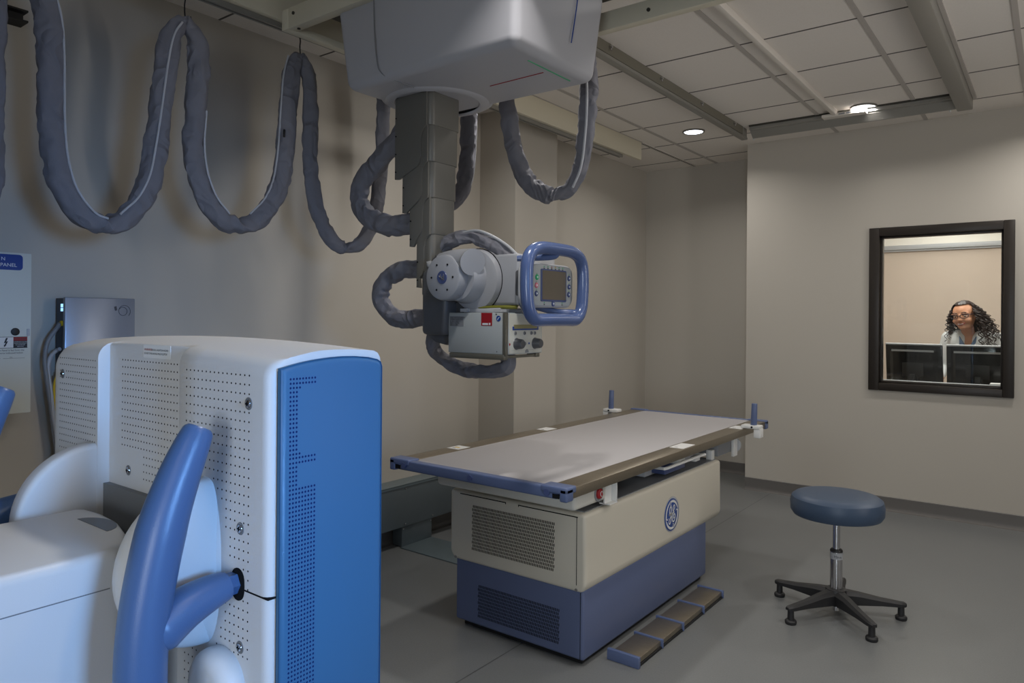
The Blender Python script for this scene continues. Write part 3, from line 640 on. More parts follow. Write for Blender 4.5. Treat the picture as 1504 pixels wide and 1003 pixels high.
# collimator
m = Mb().box((-1.94, 2.13, 1.268), (-1.648, 2.37, 1.427), .004)
col_ = obj('collimator', m, 'colli', r)
obj('swivel_plate', Mb().box((-1.885, 2.16, 1.427), (-1.70, 2.34, 1.446), .003).box((-1.89, 2.145, 1.43), (-1.855, 2.16, 1.443)).box((-1.72, 2.15, 1.43), (-1.68, 2.19, 1.441)), 'lgrey', col_)
obj('wiring', Mb().tube([(-1.88, 2.17, 1.4485), (-1.80, 2.165, 1.4475), (-1.70, 2.17, 1.449), (-1.64, 2.19, 1.448)], .0065, 8, 5).tube([(-1.86, 2.18, 1.450), (-1.74, 2.175, 1.451), (-1.645, 2.20, 1.452)], .005, 8, 5), 'ygreen', col_)
obj('edge_strip', Mb().box((-1.662, 2.127, 1.262), (-1.6455, 2.142, 1.427), .002), 'collirail', col_)
obj('slot_rail', Mb().box((-1.93, 2.125, 1.248), (-1.652, 2.15, 1.268), .003), 'collirail', col_); obj('slot_rail', Mb().box((-1.70, 2.335, 1.252), (-1.652, 2.36, 1.268), .003).box((-1.675, 2.15, 1.254), (-1.655, 2.335, 1.264), .002), 'collirail', col_)
obj('control_face', Mb().box((-1.649, 2.15, 1.272), (-1.6455, 2.362, 1.424), .0015).box((-1.6457, 2.158, 1.283), (-1.6450, 2.356, 1.2836), mi=1), ['colliface', 'grey'], col_)
XF = -1.6455
obj('display', Mb().box((XF - .001, 2.168, 1.361), (XF + .002, 2.338, 1.375), .0008).box((XF - .001, 2.176, 1.3665), (XF + .0026, 2.328, 1.382), mi=1), ['signblue', 'lcd'], col_)
for y in (2.186, 2.246, 2.291, 2.314): obj('button', Mb().lathe([(0, .003), (.0065, .003), (.0078, .0015), (.0078, 0)], (XF, y, 1.349), axis=(1, 0, 0), n=18).box((XF + .003, y - .0022, 1.3455), (XF + .0034, y + .0022, 1.3525), mi=1), ['grey', 'text'], col_)
obj('button', Mb().lathe([(0, .003), (.0065, .003), (.0078, .0015), (.0078, 0)], (XF, 2.248, 1.308), axis=(1, 0, 0), n=18), 'grey', col_)
for y in (2.196, 2.317): obj('knob', Mb().lathe([(0, .030), (.015, .030), (.0185, .026), (.021, .003), (.023, 0), (0, 0)], (XF, y, 1.308), axis=(1, 0, 0), n=28), 'bracket', col_)
obj('markers', Mb().box((XF, 2.148, 1.303), (XF + .0006, 2.155, 1.311)).box((XF, 2.272, 1.305), (XF + .0006, 2.280, 1.312), mi=1).prism([(2.262 + .012 * math.cos(PI * k / 8), 1.273 + .014 * math.sin(PI * k / 8)) for k in range(9)], (XF - .0002, 0, 0), Y, Z, X, .0008, mi=2), ['red', 'signblue', 'grey'], col_)
YF = 2.1296
m = Mb().box((-1.931, YF - .0004, 1.373), (-1.859, YF, 1.413)); m.text('Model  X-RAY COLLIMATOR', .0062, (-1.928, YF - .0004, 1.405), X, Z, 1).text('INHERENT FILTRATION', .0062, (-1.928, YF - .0004, 1.3985), X, Z, 1)
for k in range(4): m.text(('kV  max', 'mm Al', 'Serial', 'Date')[k], .0055, (-1.928, YF - .0004, 1.392 - .005 * k), X, Z, 1).text(('125 kV', '2.0 mm', 'No. 0416', '2008')[k], .0055, (-1.900, YF - .0004, 1.392 - .005 * k), X, Z, 1)
obj('rating_label', m, ['grey', 'text'], col_)
m = Mb().box((-1.768, YF - .0004, 1.377), (-1.714, YF, 1.4265)).box((-1.762, YF - .0007, 1.380), (-1.734, YF - .0004, 1.387), mi=1).box((-1.730, YF - .0007, 1.380), (-1.722, YF - .0004, 1.388), mi=1); obj('red_label', m, ['red', 'textlight'], col_, label='dark red label')
m = Mb().disc((-1.683, YF - .0004, 1.405), X, Z, .011, 24).tube([(-1.688, YF - .0008, 1.399), (-1.684, YF - .0008, 1.406), (-1.679, YF - .0008, 1.409)], .0014, 6, 3, mi=1).disc((-1.694, YF - .0004, 1.421), X, Z, .003, 8, 2).disc((-1.690, YF - .0004, 1.279), X, Z, .0025, 8, 2); obj('notice_badge', m, ['signblue', 'textlight', 'text'], col_)

# ------------------------------------------------------------------ fabric sleeves hung from the ceiling tracks
def zipline(path, radius, ang, sub, r_=.0045, up=None, flat=1.0):
    P = smooth(path, sub); pts = []; N = len(P); prevn = None
    for i, p in enumerate(P):
        tg = (P[min(i + 1, N - 1)] - P[max(i - 1, 0)]).normalized(); nn = Vector(up); nn = (nn - tg * nn.dot(tg)).normalized(); bi = tg.cross(nn)
        a = ang(i / (N - 1)) if callable(ang) else ang
        pts.append(p + nn * (radius * 1.02 * math.cos(a)) + bi * (radius * 1.02 * math.sin(a) * flat))
    return pts
XH = -2.76
L0 = [(XH, .68, 1.60), (XH, .745, 1.66), (XH, .79, 1.73), (XH, .815, 1.85), (XH, .822, 2.02), (XH, .820, 2.25), (XH, .83, 2.5), (XH, .86, 2.60)]
L1 = [(XH, .905, 2.60), (XH, .952, 2.53), (XH, .985, 2.43), (XH, .995, 2.30), (XH, .997, 2.18), (XH, 1.000, 2.06), (XH, 1.012, 1.945), (XH, 1.042, 1.842), (XH, 1.098, 1.766), (XH, 1.166, 1.737), (XH, 1.236, 1.762), (XH, 1.298, 1.836), (XH, 1.338, 1.93), (XH, 1.358, 2.05), (XH, 1.376, 2.20), (XH, 1.396, 2.38), (XH, 1.414, 2.49), (XH, 1.445, 2.555)]
L2 = [(XH, 1.485, 2.562), (XH, 1.520, 2.50), (XH, 1.528, 2.39), (XH, 1.518, 2.237), (XH, 1.510, 2.098), (XH, 1.527, 1.975), (XH, 1.571, 1.876), (XH, 1.632, 1.810), (XH, 1.703, 1.787), (XH, 1.790, 1.818), (XH, 1.862, 1.895), (XH, 1.912, 2.00), (XH, 1.938, 2.154), (XH, 1.952, 2.341), (XH, 1.965, 2.48), (XH, 1.99, 2.570)]
L3 = [(XH, 2.030, 2.578), (XH, 2.064, 2.50), (XH, 2.074, 2.36), (XH, 2.072, 2.179), (XH, 2.085, 2.03), (XH, 2.118, 1.895), (XH, 2.182, 1.795), (-2.745, 2.262, 1.742), (-2.70, 2.330, 1.770), (-2.67, 2.378, 1.870), (-2.64, 2.385, 2.016), (-2.62, 2.388, 2.217), (-2.61, 2.385, 2.383), (-2.60, 2.372, 2.55), (-2.56, 2.36, 2.66)]
full = L0 + [(XH, .882, 2.612)] + L1 + [(XH, 1.465, 2.574)] + L2 + [(XH, 2.010, 2.590)] + L3
# pinched where it hangs on a hook
P = smooth(full, 10); Lh = [Vector((XH, .882, 2.6)), Vector((XH, 1.465, 2.57)), Vector((XH, 2.010, 2.58))]
def rfun(s):
    p = P[min(len(P) - 1, int(round(s * (len(P) - 1))))]; d = min((p - h).length for h in Lh); r0 = .043
    if p.y > 2.06: r0 = .037
    return r0 * (.62 + .38 * min(1, d / .09))
slv = thing('hanging_cable_sleeve', 'long grey fabric cable sleeve draped in loops from hooks along the left wall', 'cable sleeve', (XH, 1.5, 2.6))
obj('fabric', Mb().tube(full, rfun, 28, 10, flat=.72, wrinkle=.15, seed=1.0, fold=.26, up=(.25, .97, 0.02), crease=.38), 'sleeve', slv)
UPV = (.25, .97, .02)
for part, ang in ((L1[:10], lambda s_: .35 + .25 * s_), (L1[10:], lambda s_: -1.9 + .5 * s_), (L2[3:8], lambda s_: .5), (L2[9:], lambda s_: -2.5 - .2 * s_)):
    obj('zipper', Mb().tube(zipline(part, .0425, ang, 10, up=UPV, flat=.72), .0042, 8, 1), 'zip', slv)
obj('zip_pull', Mb().box((XH + .03, 1.905, 2.20), (XH + .038, 1.913, 2.235), .002), 'black', slv)
for y, z, lab in ((1.467, 2.585, 'dark wire hook holding the sleeve between the two wide loops'), (2.012, 2.592, 'dark wire hook holding the sleeve just left of the crane bridge')):
    h = Mb().tube([(-2.770, y + .004, 2.700), (-2.770, y + .010, 2.672), (-2.765, y + .004, 2.640), (-2.757, y + .002, z + .012), (-2.752, y + .006, z - .012), (-2.757, y + .022, z - .014), (-2.762, y + .030, z + .004), (-2.763, y + .028, z + .018)], .0028, 8, 6)
    tag(obj('sleeve_hook', h, 'black', loc=(-2.77, y, 2.69)), lab, 'hook', 'wire hooks on the left track')
DR = [(-2.15, 2.72, 2.66), (-2.144, 2.74, 2.558), (-2.126, 2.750, 2.422), (-2.100, 2.750, 2.269), (-2.057, 2.750, 2.140), (-1.992, 2.750, 2.045), (-1.905, 2.750, 1.990), (-1.829, 2.750, 1.977), (-1.755, 2.750, 2.008), (-1.709, 2.750, 2.09), (-1.685, 2.750, 2.215), (-1.672, 2.750, 2.345), (-1.672, 2.750, 2.498), (-1.68, 2.72, 2.66)]
slv = thing('hanging_cable_sleeve', 'grey fabric cable sleeve hanging in a single u right of the crane column', 'cable sleeve', (-1.9, 2.75, 2.66))
obj('fabric', Mb().tube(DR, lambda s: .045 if s < .5 else .038 + .006 * math.sin(s * 9), 28, 12, flat=.72, wrinkle=.15, seed=31, fold=.3, up=(.9, .1, .05), crease=.38), 'sleeve', slv)
obj('zipper', Mb().tube(zipline(DR[:8], .044, lambda s: 4.9 + .2 * s, 12, up=(.9, .1, .05), flat=.72), .0045, 8, 1), 'zip', slv)
obj('zipper', Mb().tube(zipline(DR[8:], .042, lambda s: 5.2 - .5 * s, 12, up=(.9, .1, .05), flat=.72), .006, 8, 1), 'zip', slv)
DM = [(-2.36, 2.73, 2.66), (-2.375, 2.750, 2.53), (-2.378, 2.750, 2.326), (-2.394, 2.750, 2.138), (-2.439, 2.750, 2.035), (-2.552, 2.750, 1.985), (-2.66, 2.750, 2.02), (-2.71, 2.750, 2.16), (-2.72, 2.750, 2.385), (-2.70, 2.73, 2.64)]
slv = thing('hanging_cable_sleeve', 'grey fabric cable sleeve half hidden directly behind the telescoping column', 'cable sleeve', (-2.5, 2.75, 2.66))
obj('fabric', Mb().tube(DM, .045, 28, 12, flat=.75, wrinkle=.14, seed=47, fold=.26, up=(.9, .1, .05), crease=.38), 'sleeve', slv)
obj('zipper', Mb().tube(zipline(DM[1:5], .045, 5.4, 12, up=(.9, .1, .05), flat=.75), .0045, 8, 1), 'zip', slv)

# ------------------------------------------------------------------ emblem shared by table and tube: blue disc with a flowing white monogram
def monogram(mb, c, u, v, R, mw, blue=0, wht=1):
    c, u, v = Vector(c), Vector(u).normalized(), Vector(v).normalized(); w = u.cross(v)
    def q(x, y, h=0): return c + u * (x * R) + v * (y * R) + w * h
    mb.prism([(R * 1.06 * math.cos(2 * PI * k / 40), R * 1.06 * math.sin(2 * PI * k / 40)) for k in range(40)], c - w * .002, u, v, w, .004, .001, mi=blue)
    h = .0026
    def stroke(pts, rad):
        P = smooth(pts, 6); N = len(P)
        for i in range(N - 1):
            pass
        L_, R_ = [], []
        for i, p in enumerate(P):
            tg = P[min(i + 1, N - 1)] - P[max(i - 1, 0)]; tg.normalize(); nr = Vector((-tg.y, tg.x, 0)); rr = rad(i / (N - 1)) if callable(rad) else rad
            L_.append(p + nr * rr); R_.append(p - nr * rr)
        for i in range(N - 1): mb.quad([q(L_[i].x, L_[i].y, h), q(R_[i].x, R_[i].y, h), q(R_[i + 1].x, R_[i + 1].y, h), q(L_[i + 1].x, L_[i + 1].y, h)], wht)
    def arc(r_, a0, a1, n=10): return [(r_ * math.cos(math.radians(a0 + (a1 - a0) * k / n)), r_ * math.sin(math.radians(a0 + (a1 - a0) * k / n)), 0) for k in range(n + 1)]
    stroke(arc(.93, 0, 360, 40), .025)
    for a in (100, 190, 280, 10):
        stroke(arc(.86, a - 78, a, 10) + [(.70 * math.cos(math.radians(a + 8)), .70 * math.sin(math.radians(a + 8)), 0), (.62 * math.cos(math.radians(a + 1)), .62 * math.sin(math.radians(a + 1)), 0)], lambda s: .02 + .035 * math.sin(s * PI))
    stroke([(-.08, .12, 0), (-.22, .08, 0), (-.38, .2, 0), (-.36, .42, 0), (-.2, .56, 0), (-.1, .44, 0), (-.16, .2, 0), (-.34, .02, 0), (-.46, .1, 0)], .045)
    stroke([(-.46, .02, 0), (-.2, .02, 0), (-.08, .08, 0), (-.1, -.15, 0), (-.2, -.42, 0), (-.36, -.55, 0), (-.46, -.44, 0), (-.38, -.25, 0), (-.14, -.08, 0), (.06, .12, 0)], .04)
    stroke([(.2, .16, 0), (.12, .3, 0), (.2, .5, 0), (.36, .56, 0), (.4, .42, 0), (.26, .24, 0), (.12, .08, 0), (.34, .12, 0)], .042)
    stroke([(.16, .06, 0), (.04, -.18, 0), (.08, -.42, 0), (.26, -.5, 0), (.44, -.36, 0), (.48, -.14, 0), (.38, -.02, 0), (.26, -.1, 0), (.26, -.28, 0), (.36, -.26, 0)], .042)

# ------------------------------------------------------------------ x-ray table
T = thing('xray_table', 'large blue and cream x-ray table with a pale top in the middle of the room', 'x-ray table', (-1.86, 3.2, 0))
obj('plinth', Mb().box((-2.16, 2.50, .0), (-1.53, 3.72, .03)), 'black', T)
lower = obj('lower_cabinet', Mb().box((-2.192, 2.471, .025), (-1.505, 3.738, .315), .012, 3), 'tblue', T)
obj('corner_seam', Mb().box((-1.522, 2.4702, .03), (-1.5195, 2.4712, .30)), 'hole', lower)
def grille(name, x0, x1, z0, z1, y, nx, nz, par, mt):
    m = Mb(); dx = (x1 - x0) / nx; dz = (z1 - z0) / nz
    for j in range(nz):
        for i in range(nx):
            ox_ = dx * .5 if j % 2 else 0
            a = x0 + i * dx + ox_; b_ = z0 + j * dz
            if a + dx * .55 > x1 + dx * .3: continue
            m.quad([(a, y, b_), (a + dx * .55, y, b_), (a + dx * .55, y, b_ + dz * .80), (a, y, b_ + dz * .80)])
    return obj(name, m, mt, par)
grille('vent_grille', -2.058, -1.622, .064, .212, 2.4702, 52, 10, lower, 'hole')
prof = [(-2.222, .335), (-2.222, .618), (-1.496, .618), (-1.492, .33), (-1.512, .300), (-2.20, .300)]
m = Mb()
t_ = bmesh.new(); rings = []
for y in (2.462, 3.916): rings.append([t_.verts.new((x, y, z)) for x, z in prof])
t_.faces.new(rings[0]); t_.faces.new(rings[1][::-1])
for k in range(6): t_.faces.new((rings[0][k], rings[1][k], rings[1][(k + 1) % 6], rings[0][(k + 1) % 6]))
bmesh.ops.recalc_face_normals(t_, faces=t_.faces)
bmesh.ops.bevel(t_, geom=[e for e in t_.edges], offset=.016, segments=4, affect='EDGES', profile=.5)
m._merge(t_)
upper = obj('upper_cabinet', m, 'tcream', T)
obj('corner_seam', Mb().box((-1.536, 2.4608, .33), (-1.5335, 2.4622, .605)), 'hole', upper)
obj('top_slot', Mb().box((-2.16, 2.4606, .603), (-1.90, 2.4620, .607)).box((-1.90, 2.4606, .598), (-1.897, 2.462, .607)).box((-1.83, 2.4606, .603), (-1.53, 2.462, .607)).box((-1.83, 2.4606, .598), (-1.827, 2.462, .607)), 'hole', upper)
grille('vent_grille', -2.088, -1.643, .362, .567, 2.4612, 52, 14, upper, 'hole')
for x in (-2.185, -1.535): obj('screw', Mb().cyl((x, 2.458, .312), (x, 2.464, .312), .006, n=10), 'chrome', upper)
m = Mb(); monogram(m, (-1.4905, 3.262, .452), (0, 1, 0), (0, 0, 1), .074, 1); m.prism([(.086 * math.cos(2 * PI * k / 40), .086 * math.sin(2 * PI * k / 40)) for k in range(40)], (-1.4932, 3.268, .452), Y, Z, X, .002, .0006, mi=2)
obj('emblem', m, ['logoblue', 'white', 'lgrey'], upper, label='round blue emblem with a white script monogram')
obj('top_deck', Mb().box((-2.19, 2.50, .617), (-1.52, 3.90, .622)), 'grey', upper)
# sliding carriage under the top
car = obj('float_carriage', Mb().box((-2.215, 2.362, .655), (-1.484, 2.612, .742), .016, 3), 'tcarr', T)
obj('side_bracket', Mb().box((-1.50, 2.613, .634), (-1.494, 2.678, .742)).box((-1.494, 2.672, .634), (-1.470, 2.678, .742), .001).box((-1.52, 2.613, .632), (-1.470, 2.678, .637)), 'white', car)
for y in (2.627, 2.665): obj('screw', Mb().cyl((-1.494, y, .713), (-1.490, y, .713), .005, n=10), 'hole', car)
e = Mb().lathe([(.034, 0), (.034, .004), (.030, .006), (.026, .004), (.0235, .004)], (-1.485, 2.545, .694), axis=(1, 0, 0), n=32); e.lathe([(0, .016), (.014, .015), (.021, .010), (.0235, 0)], (-1.485, 2.545, .694), axis=(1, 0, 0), n=28, mi=1)
e.tube([(-1.4685, 2.545 + .010 * math.cos(a), .694 + .010 * math.sin(a)) for a in [k * .6 for k in range(9)]], .0014, 6, 2, mi=2); obj('emergency_button', e, ['grey', 'red', 'textlight'], car, label='round red emergency push button')
obj('inner_frame', Mb().box((-2.17, 2.60, .665), (-2.13, 4.30, .735)).box((-1.62, 2.60, .69), (-1.58, 4.30, .735)).box((-2.1, 2.75, .625), (-1.62, 2.80, .69)), 'bracket', T)
dr = obj('cassette_tray', Mb().box((-2.10, 3.19, .630), (-1.60, 3.80, .684), .004), 'lgrey', T)
obj('tray_handle', Mb().tube([(-1.60, 3.17, .690), (-1.50, 3.16, .693), (-1.480, 3.17, .693), (-1.478, 3.25, .693), (-1.478, 3.60, .693), (-1.482, 3.615, .693), (-1.60, 3.62, .690)], .0075, 10, 4), 'white', dr)
obj('blue_block', Mb().box((-1.60, 3.26, .640), (-1.525, 3.50, .683), .005), 'navy', dr)
obj('latch', Mb().box((-1.54, 3.34, .684), (-1.49, 3.42, .706), .004).box((-1.52, 3.55, .664), (-1.49, 3.61, .688), .003), 'white', dr)
fb_ = obj('end_carriage', Mb().box((-2.20, 3.92, .630), (-1.512, 4.175, .735), .010), 'grey', T)
obj('side_bracket', Mb().box((-1.512, 4.12, .604), (-1.495, 4.18, .735), .003), 'white', fb_)
obj('yellow_knob', Mb().lathe([(0, .02), (.018, .018), (.022, 0)], (-1.51, 4.20, .665), axis=(1, .4, 0), n=24).cyl((-1.52, 4.178, .665), (-1.52, 4.186, .665), .045, n=24, mi=1), ['yellow', 'lgrey'], fb_)
obj('post', Mb().box((-1.56, 3.86, .612), (-1.525, 3.90, .675), .003), 'white', T)
# floating tabletop
ZT = .766; TX0, TX1, TY0, TY1 = -2.385, -1.447, 2.255, 4.565
top = obj('tabletop', Mb().box((TX0 + .10, TY0 + .02, ZT - .022), (TX1 - .098, TY1 - .02, ZT), .002), 'pad', T)
obj('underside', Mb().box((TX0 + .04, TY0 + .03, ZT - .034), (TX1 - .04, TY1 - .03, ZT - .022)), 'lgrey', top)
for x0, x1 in ((TX0, TX0 + .10), (TX1 - .098, TX1)):
    rl = obj('side_rail', Mb().box((x0, TY0 + .03, ZT - .040), (x1, TY1 - .03, ZT + .0015), .003), 'steel', T)
    spots = ((2.60, 2.69), (3.36, 3.46)) if x0 < -2 else ((3.32, 3.47), (4.13, 4.25))
    for a, b_ in spots:
        lb = Mb().box((x0 + .012, a, ZT + .0016), (x1 - .012, b_, ZT + .0024)); lb.box((x0 + .03, a + .02, ZT + .0024), (x1 - .05, a + .025, ZT + .0027), mi=1)
        if a == 2.60: lb.box((x0 + .03, a + .035, ZT + .0024), (x0 + .06, a + .05, ZT + .0027), mi=2)
        obj('sticker', lb, ['white', 'text', 'yellow'], rl)
def bumper(y0, y1, near):
    m = Mb().box((TX0 + .04, y0, ZT - .040), (TX1 - .04, y1, ZT + .004), .007, 3)
    for xa, xb in ((TX0 - .006, TX0 + .115), (TX1 - .115, TX1 + .006)): m.box((xa, y0 - .004, ZT - .018), (xb, y1 + (.025 if near else 0), ZT + .009), .007, 3)
    for xa, xb in ((TX0 - .006, TX0 + .028), (TX1 - .028, TX1 + .006)): m.box((xa, y0 - .004, ZT - .046), (xb, y1 + .004, ZT + .006), .007, 3)
    bm_ = obj('end_bumper', m, 'bumper', T)
    if near:
        for x in (TX0 + .085, (TX0 + TX1) / 2, TX1 - .085): obj('plug', Mb().cyl((x, y0 - .006, ZT - .018), (x, y0 + .002, ZT - .018), .0125, n=20), 'navy', bm_)
        for x in (TX0 + .045, TX1 - .045): obj('slot_end', Mb().box((x - .016, y0 - .0005, ZT - .036), (x + .016, y0 + .001, ZT - .019)), 'hole', bm_)
bumper(TY0 - .012, TY0 + .03, True); bumper(TY1 - .03, TY1 + .012, False)
# clamped hand grips
def grip(x, y, out, lab):
    r_ = thing('hand_grip', lab, 'hand grip', (x, y, ZT), 'blue hand grips clamped to the table rails')
    obj('clamp', Mb().box((x - .055 + .02 * out, y - .035, ZT + .003), (x + .055 + .02 * out, y + .035, ZT + .024), .006).box((x + out * .058 - .02, y - .03, ZT - .048), (x + out * .058 + .02, y + .03, ZT + .006), .005), 'white', r_)
    obj('screw', Mb().cyl((x + .03 * out, y - .038, ZT + .014), (x + .03 * out, y - .034, ZT + .014), .006, n=10), 'hole', r_)
    obj('post', Mb().cyl((x + .03 * out, y, ZT + .02), (x + .03 * out + .004, y, ZT + .150), .0185, .0165, 24, bev=.004), 'bumper', r_)
grip(-1.437, 4.20, 1, 'blue hand grip post clamped to the table rail nearest the stool')
grip(-2.395, 4.32, -1, 'blue hand grip post clamped to the table rail on the left wall side')
# foot treadle beside the table
r = thing('foot_treadle', 'long steel foot treadle on the floor along the table side', 'foot pedal', (-1.395, 3.06, 0))
obj('base_plate', Mb().box((-1.458, 2.60, 0), (-1.33, 3.535, .012), .002), 'black', r)
ys = [2.615, 2.825, 3.04, 3.275, 3.52]
for a, b_ in zip(ys, ys[1:]): obj('pedal', Mb().box((-1.452, a + .006, .014), (-1.332, b_ - .006, .036), .003), 'steel', r)
obj('end_plate', Mb().box((-1.470, 2.598, .0), (-1.324, 2.616, .046), .003), 'bumper', r)
for y in ys[1:]: obj('divider', Mb().box((-1.462, y - .006, .010), (-1.326, y + .006, .042), .003).box((-1.330, y - .004, .004), (-1.324, y + .004, .04), .001), 'bumper', r)

# ------------------------------------------------------------------ stool
SX, SY = -.832, 3.68
r = thing('stool', 'round blue padded stool on a black five star base', 'stool', (SX, SY, 0))
obj('seat', Mb().lathe([(0, .470), (.17, .468), (.196, .474), (.207, .492), (.209, .530), (.202, .556), (.185, .569), (.15, .575), (0, .577)], (SX, SY, 0), n=64), 'stool', r)
obj('seat_plate', Mb().box((SX - .09, SY - .09, .455), (SX + .09, SY + .09, .471), .004), 'stoolblack', r)
obj('lever', Mb().prism([(0, 0), (.03, 0), (.03, .012), (.0, .03)], (SX + .12, SY + .055, .447), X, Z, Vector((0, 1, 0)), .03, .002).box((SX + .04, SY + .06, .458), (SX + .14, SY + .075, .464)), 'stoolblack', r)
obj('piston', Mb().cyl((SX, SY, .27), (SX, SY, .46), .0165, n=24), 'chrome', r)
m = Mb().lathe([(.016, .312), (.024, .312), (.028, .306), (.0285, .30)], (SX, SY, 0), n=32, mi=1)
prof = []
t_ = bmesh.new(); rings = []
for z in (.09, .11, .20, .262, .300):
    ring_ = []
    for k in range(64):
        a = 2 * PI * k / 64; rr = .0275
        if z < .19: rr -= .0025 * max(0, math.cos(a * 12))
        ring_.append(t_.verts.new((SX + rr * math.cos(a), SY + rr * math.sin(a), z)))
    rings.append(ring_)
for a, b_ in zip(rings, rings[1:]):
    for k in range(64): t_.faces.new((a[k], a[(k + 1) % 64], b_[(k + 1) % 64], b_[k]))
t_.faces.new(rings[0][::-1]); t_.faces.new(rings[-1]); m._merge(t_)
cyl_ = obj('sleeve_tube', m, ['chrome', 'stoolblack'], r)
lb = Mb(); n_ = 14
for k in range(n_):
    a0 = -PI * .95 + k * (PI * 1.3 / n_); a1 = a0 + PI * 1.3 / n_
    lb.quad([(SX + .0289 * math.cos(a0), SY + .0289 * math.sin(a0), .266), (SX + .0289 * math.cos(a1), SY + .0289 * math.sin(a1), .266), (SX + .0289 * math.cos(a1), SY + .0289 * math.sin(a1), .297), (SX + .0289 * math.cos(a0), SY + .0289 * math.sin(a0), .297)])
vd = Vector((SX, SY, 0)).normalized(); ux = Vector((-vd.y, vd.x, 0)) * -1
if ux.dot(rt0) < 0: ux = -ux
lb.text('Haus', .016, Vector((SX, SY, .276)) - vd * .0292 - ux * .010, ux, Z, 1)
obj('label_band', lb, ['lgrey', 'text'], cyl_)
obj('hub', Mb().lathe([(0, .045), (.035, .045), (.05, .06), (.052, .10), (.045, .122), (.03, .126), (.0, .126)], (SX, SY, 0), n=40), 'stoolblack', r)
obj('lower_tip', Mb().cyl((SX, SY, .018), (SX, SY, .05), .014, n=20), 'chrome', r)
for k in range(5):
    a = math.radians(-47 + 72 * k); d = Vector((math.cos(a), math.sin(a), 0)); s_ = Vector((-d.y, d.x, 0)); o = Vector((SX, SY, 0))
    t_ = bmesh.new(); rings = []
    for q, hw, z0, z1 in ((.02, .036, .055, .122), (.10, .027, .058, .112), (.20, .021, .062, .094), (.275, .019, .062, .084), (.30, .016, .063, .082), (.308, .010, .066, .078)):
        b0 = min(hw * .5, (z1 - z0) * .35); sec = [(-hw, z0), (hw, z0), (hw, z1 - b0), (hw - b0, z1), (-hw + b0, z1), (-hw, z1 - b0)]
        rings.append([t_.verts.new(o + d * q + s_ * u_ + Z * z) for u_, z in sec])
    for A_, B_ in zip(rings, rings[1:]):
        for j in range(6): t_.faces.new((A_[j], A_[(j + 1) % 6], B_[(j + 1) % 6], B_[j]))
    t_.faces.new(rings[0][::-1]); t_.faces.new(rings[-1]); bmesh.ops.recalc_face_normals(t_, faces=t_.faces)
    leg = obj('leg', Mb()._merge(t_), 'stoolblack', r)
    obj('glide', Mb().lathe([(0, 0), (.024, 0), (.026, .006), (.026, .014), (.022, .019), (.015, .021), (.014, .064), (0, .064)], o + d * .286, n=24), 'stoolblack', leg)

# ------------------------------------------------------------------ metal cable duct along the left wall
r = thing('cable_duct', 'grey sheet metal cable duct running low along the left wall behind the table', 'cable duct', (-3.2, 2.5, 0))
obj('trunk', Mb().box((XL + .001, -2.5, .128), (-3.158, 3.92, .382), .002), 'duct', r)
obj('lid', Mb().box((XL + .001, -2.5, .382), (-3.152, 3.92, .388), .001).box((-3.158, -2.5, .372), (-3.152, 3.92, .386)), 'ductplate', r)
obj('drop_box', Mb().box((XL + .031, 3.075, .004), (-3.168, 3.335, .129), .002), 'duct', r)
for y, z in ((3.09, .36), (3.09, .145), (3.33, .145)): obj('screw', Mb().cyl((-3.158, y, z), (-3.154, y, z), .005, n=10), 'chrome', r)
for y in (3.085, 3.325): obj('screw', Mb().cyl((-3.168, y, .112), (-3.165, y, .112), .004, n=8), 'chrome', r)
t = obj('floor_plate', Mb().box((-3.168, 3.06, 0), (-2.21, 3.335, .006), .0015), 'ductplate', loc=(-2.7, 3.2, 0)); tag(t, 'flat grey metal cover plate on the floor from the duct to the table', 'floor plate')

# ------------------------------------------------------------------ wall equipment on the left
r = thing('electrical_panel', 'off white electrical panel with a blue sign on the left wall', 'electrical panel', (-3.2, .8, 1.03))
PX = -3.15
obj('enclosure', Mb().box((XL, .62, 1.033), (PX - .006, 1.07, 1.637), .003), 'panel', r)
dr = obj('door', Mb().box((PX - .006, .615, 1.030), (PX, 1.076, 1.641), .002), 'panel', r)
m = Mb().prism(rrect(.68, 1.575, 1.046, 1.634, .012, 4), (PX, 0, 0), Y, Z, X, .003, .0008); m.text('N', .0185, (PX + .003, .9885, 1.610), Y, Z, 1, 'RIGHT').text('PANEL', .0185, (PX + .003, 1.026, 1.5875), Y, Z, 1, 'RIGHT')
obj('sign', m, ['signblue', 'textlight'], dr, label='blue sign with pale lettering')
obj('lock', Mb().lathe([(0, .005), (.010, .005), (.0145, .003), (.0145, 0)], (PX, 1.023, 1.341), axis=(1, 0, 0), n=24), 'black', dr)
obj('latch', Mb().box((PX - .002, 1.062, 1.325), (PX + .003, 1.071, 1.352), .001), 'lgrey', dr)
m = Mb().box((PX, .80, 1.279), (PX + .0008, 1.062, 1.322)).box((PX, .80, 1.279), (PX + .0010, 1.064, 1.2805), mi=1).box((PX, .80, 1.3205), (PX + .0010, 1.064, 1.322), mi=1).box((PX, 1.017, 1.2805), (PX + .0011, 1.063, 1.3205), mi=1).box((PX, 1.017, 1.307), (PX + .0013, 1.063, 1.3205), mi=2)
m.text('DANGER', .0105, (PX + .0014, 1.040, 1.310), Y, Z, 1, 'CENTER')
for k, s_ in enumerate(('HAZARDOUS VOLTAGE', 'INSIDE. DISCONNECT', 'POWER BEFORE', 'SERVICING')): m.text(s_, .0044, (PX + .0012, 1.040, 1.301 - .0058 * k), Y, Z, 3, 'CENTER')
m.prism([(0, .017), (.006, .017), (.001, .003), (.007, .005), (-.001, -.012), (.002, -.011), (-.006, -.017), (-.007, -.008), (-.005, -.010), (-.001, -.001), (-.007, -.003)], (PX + .0008, .993, 1.301), Y, Z, X, .0008, mi=1)
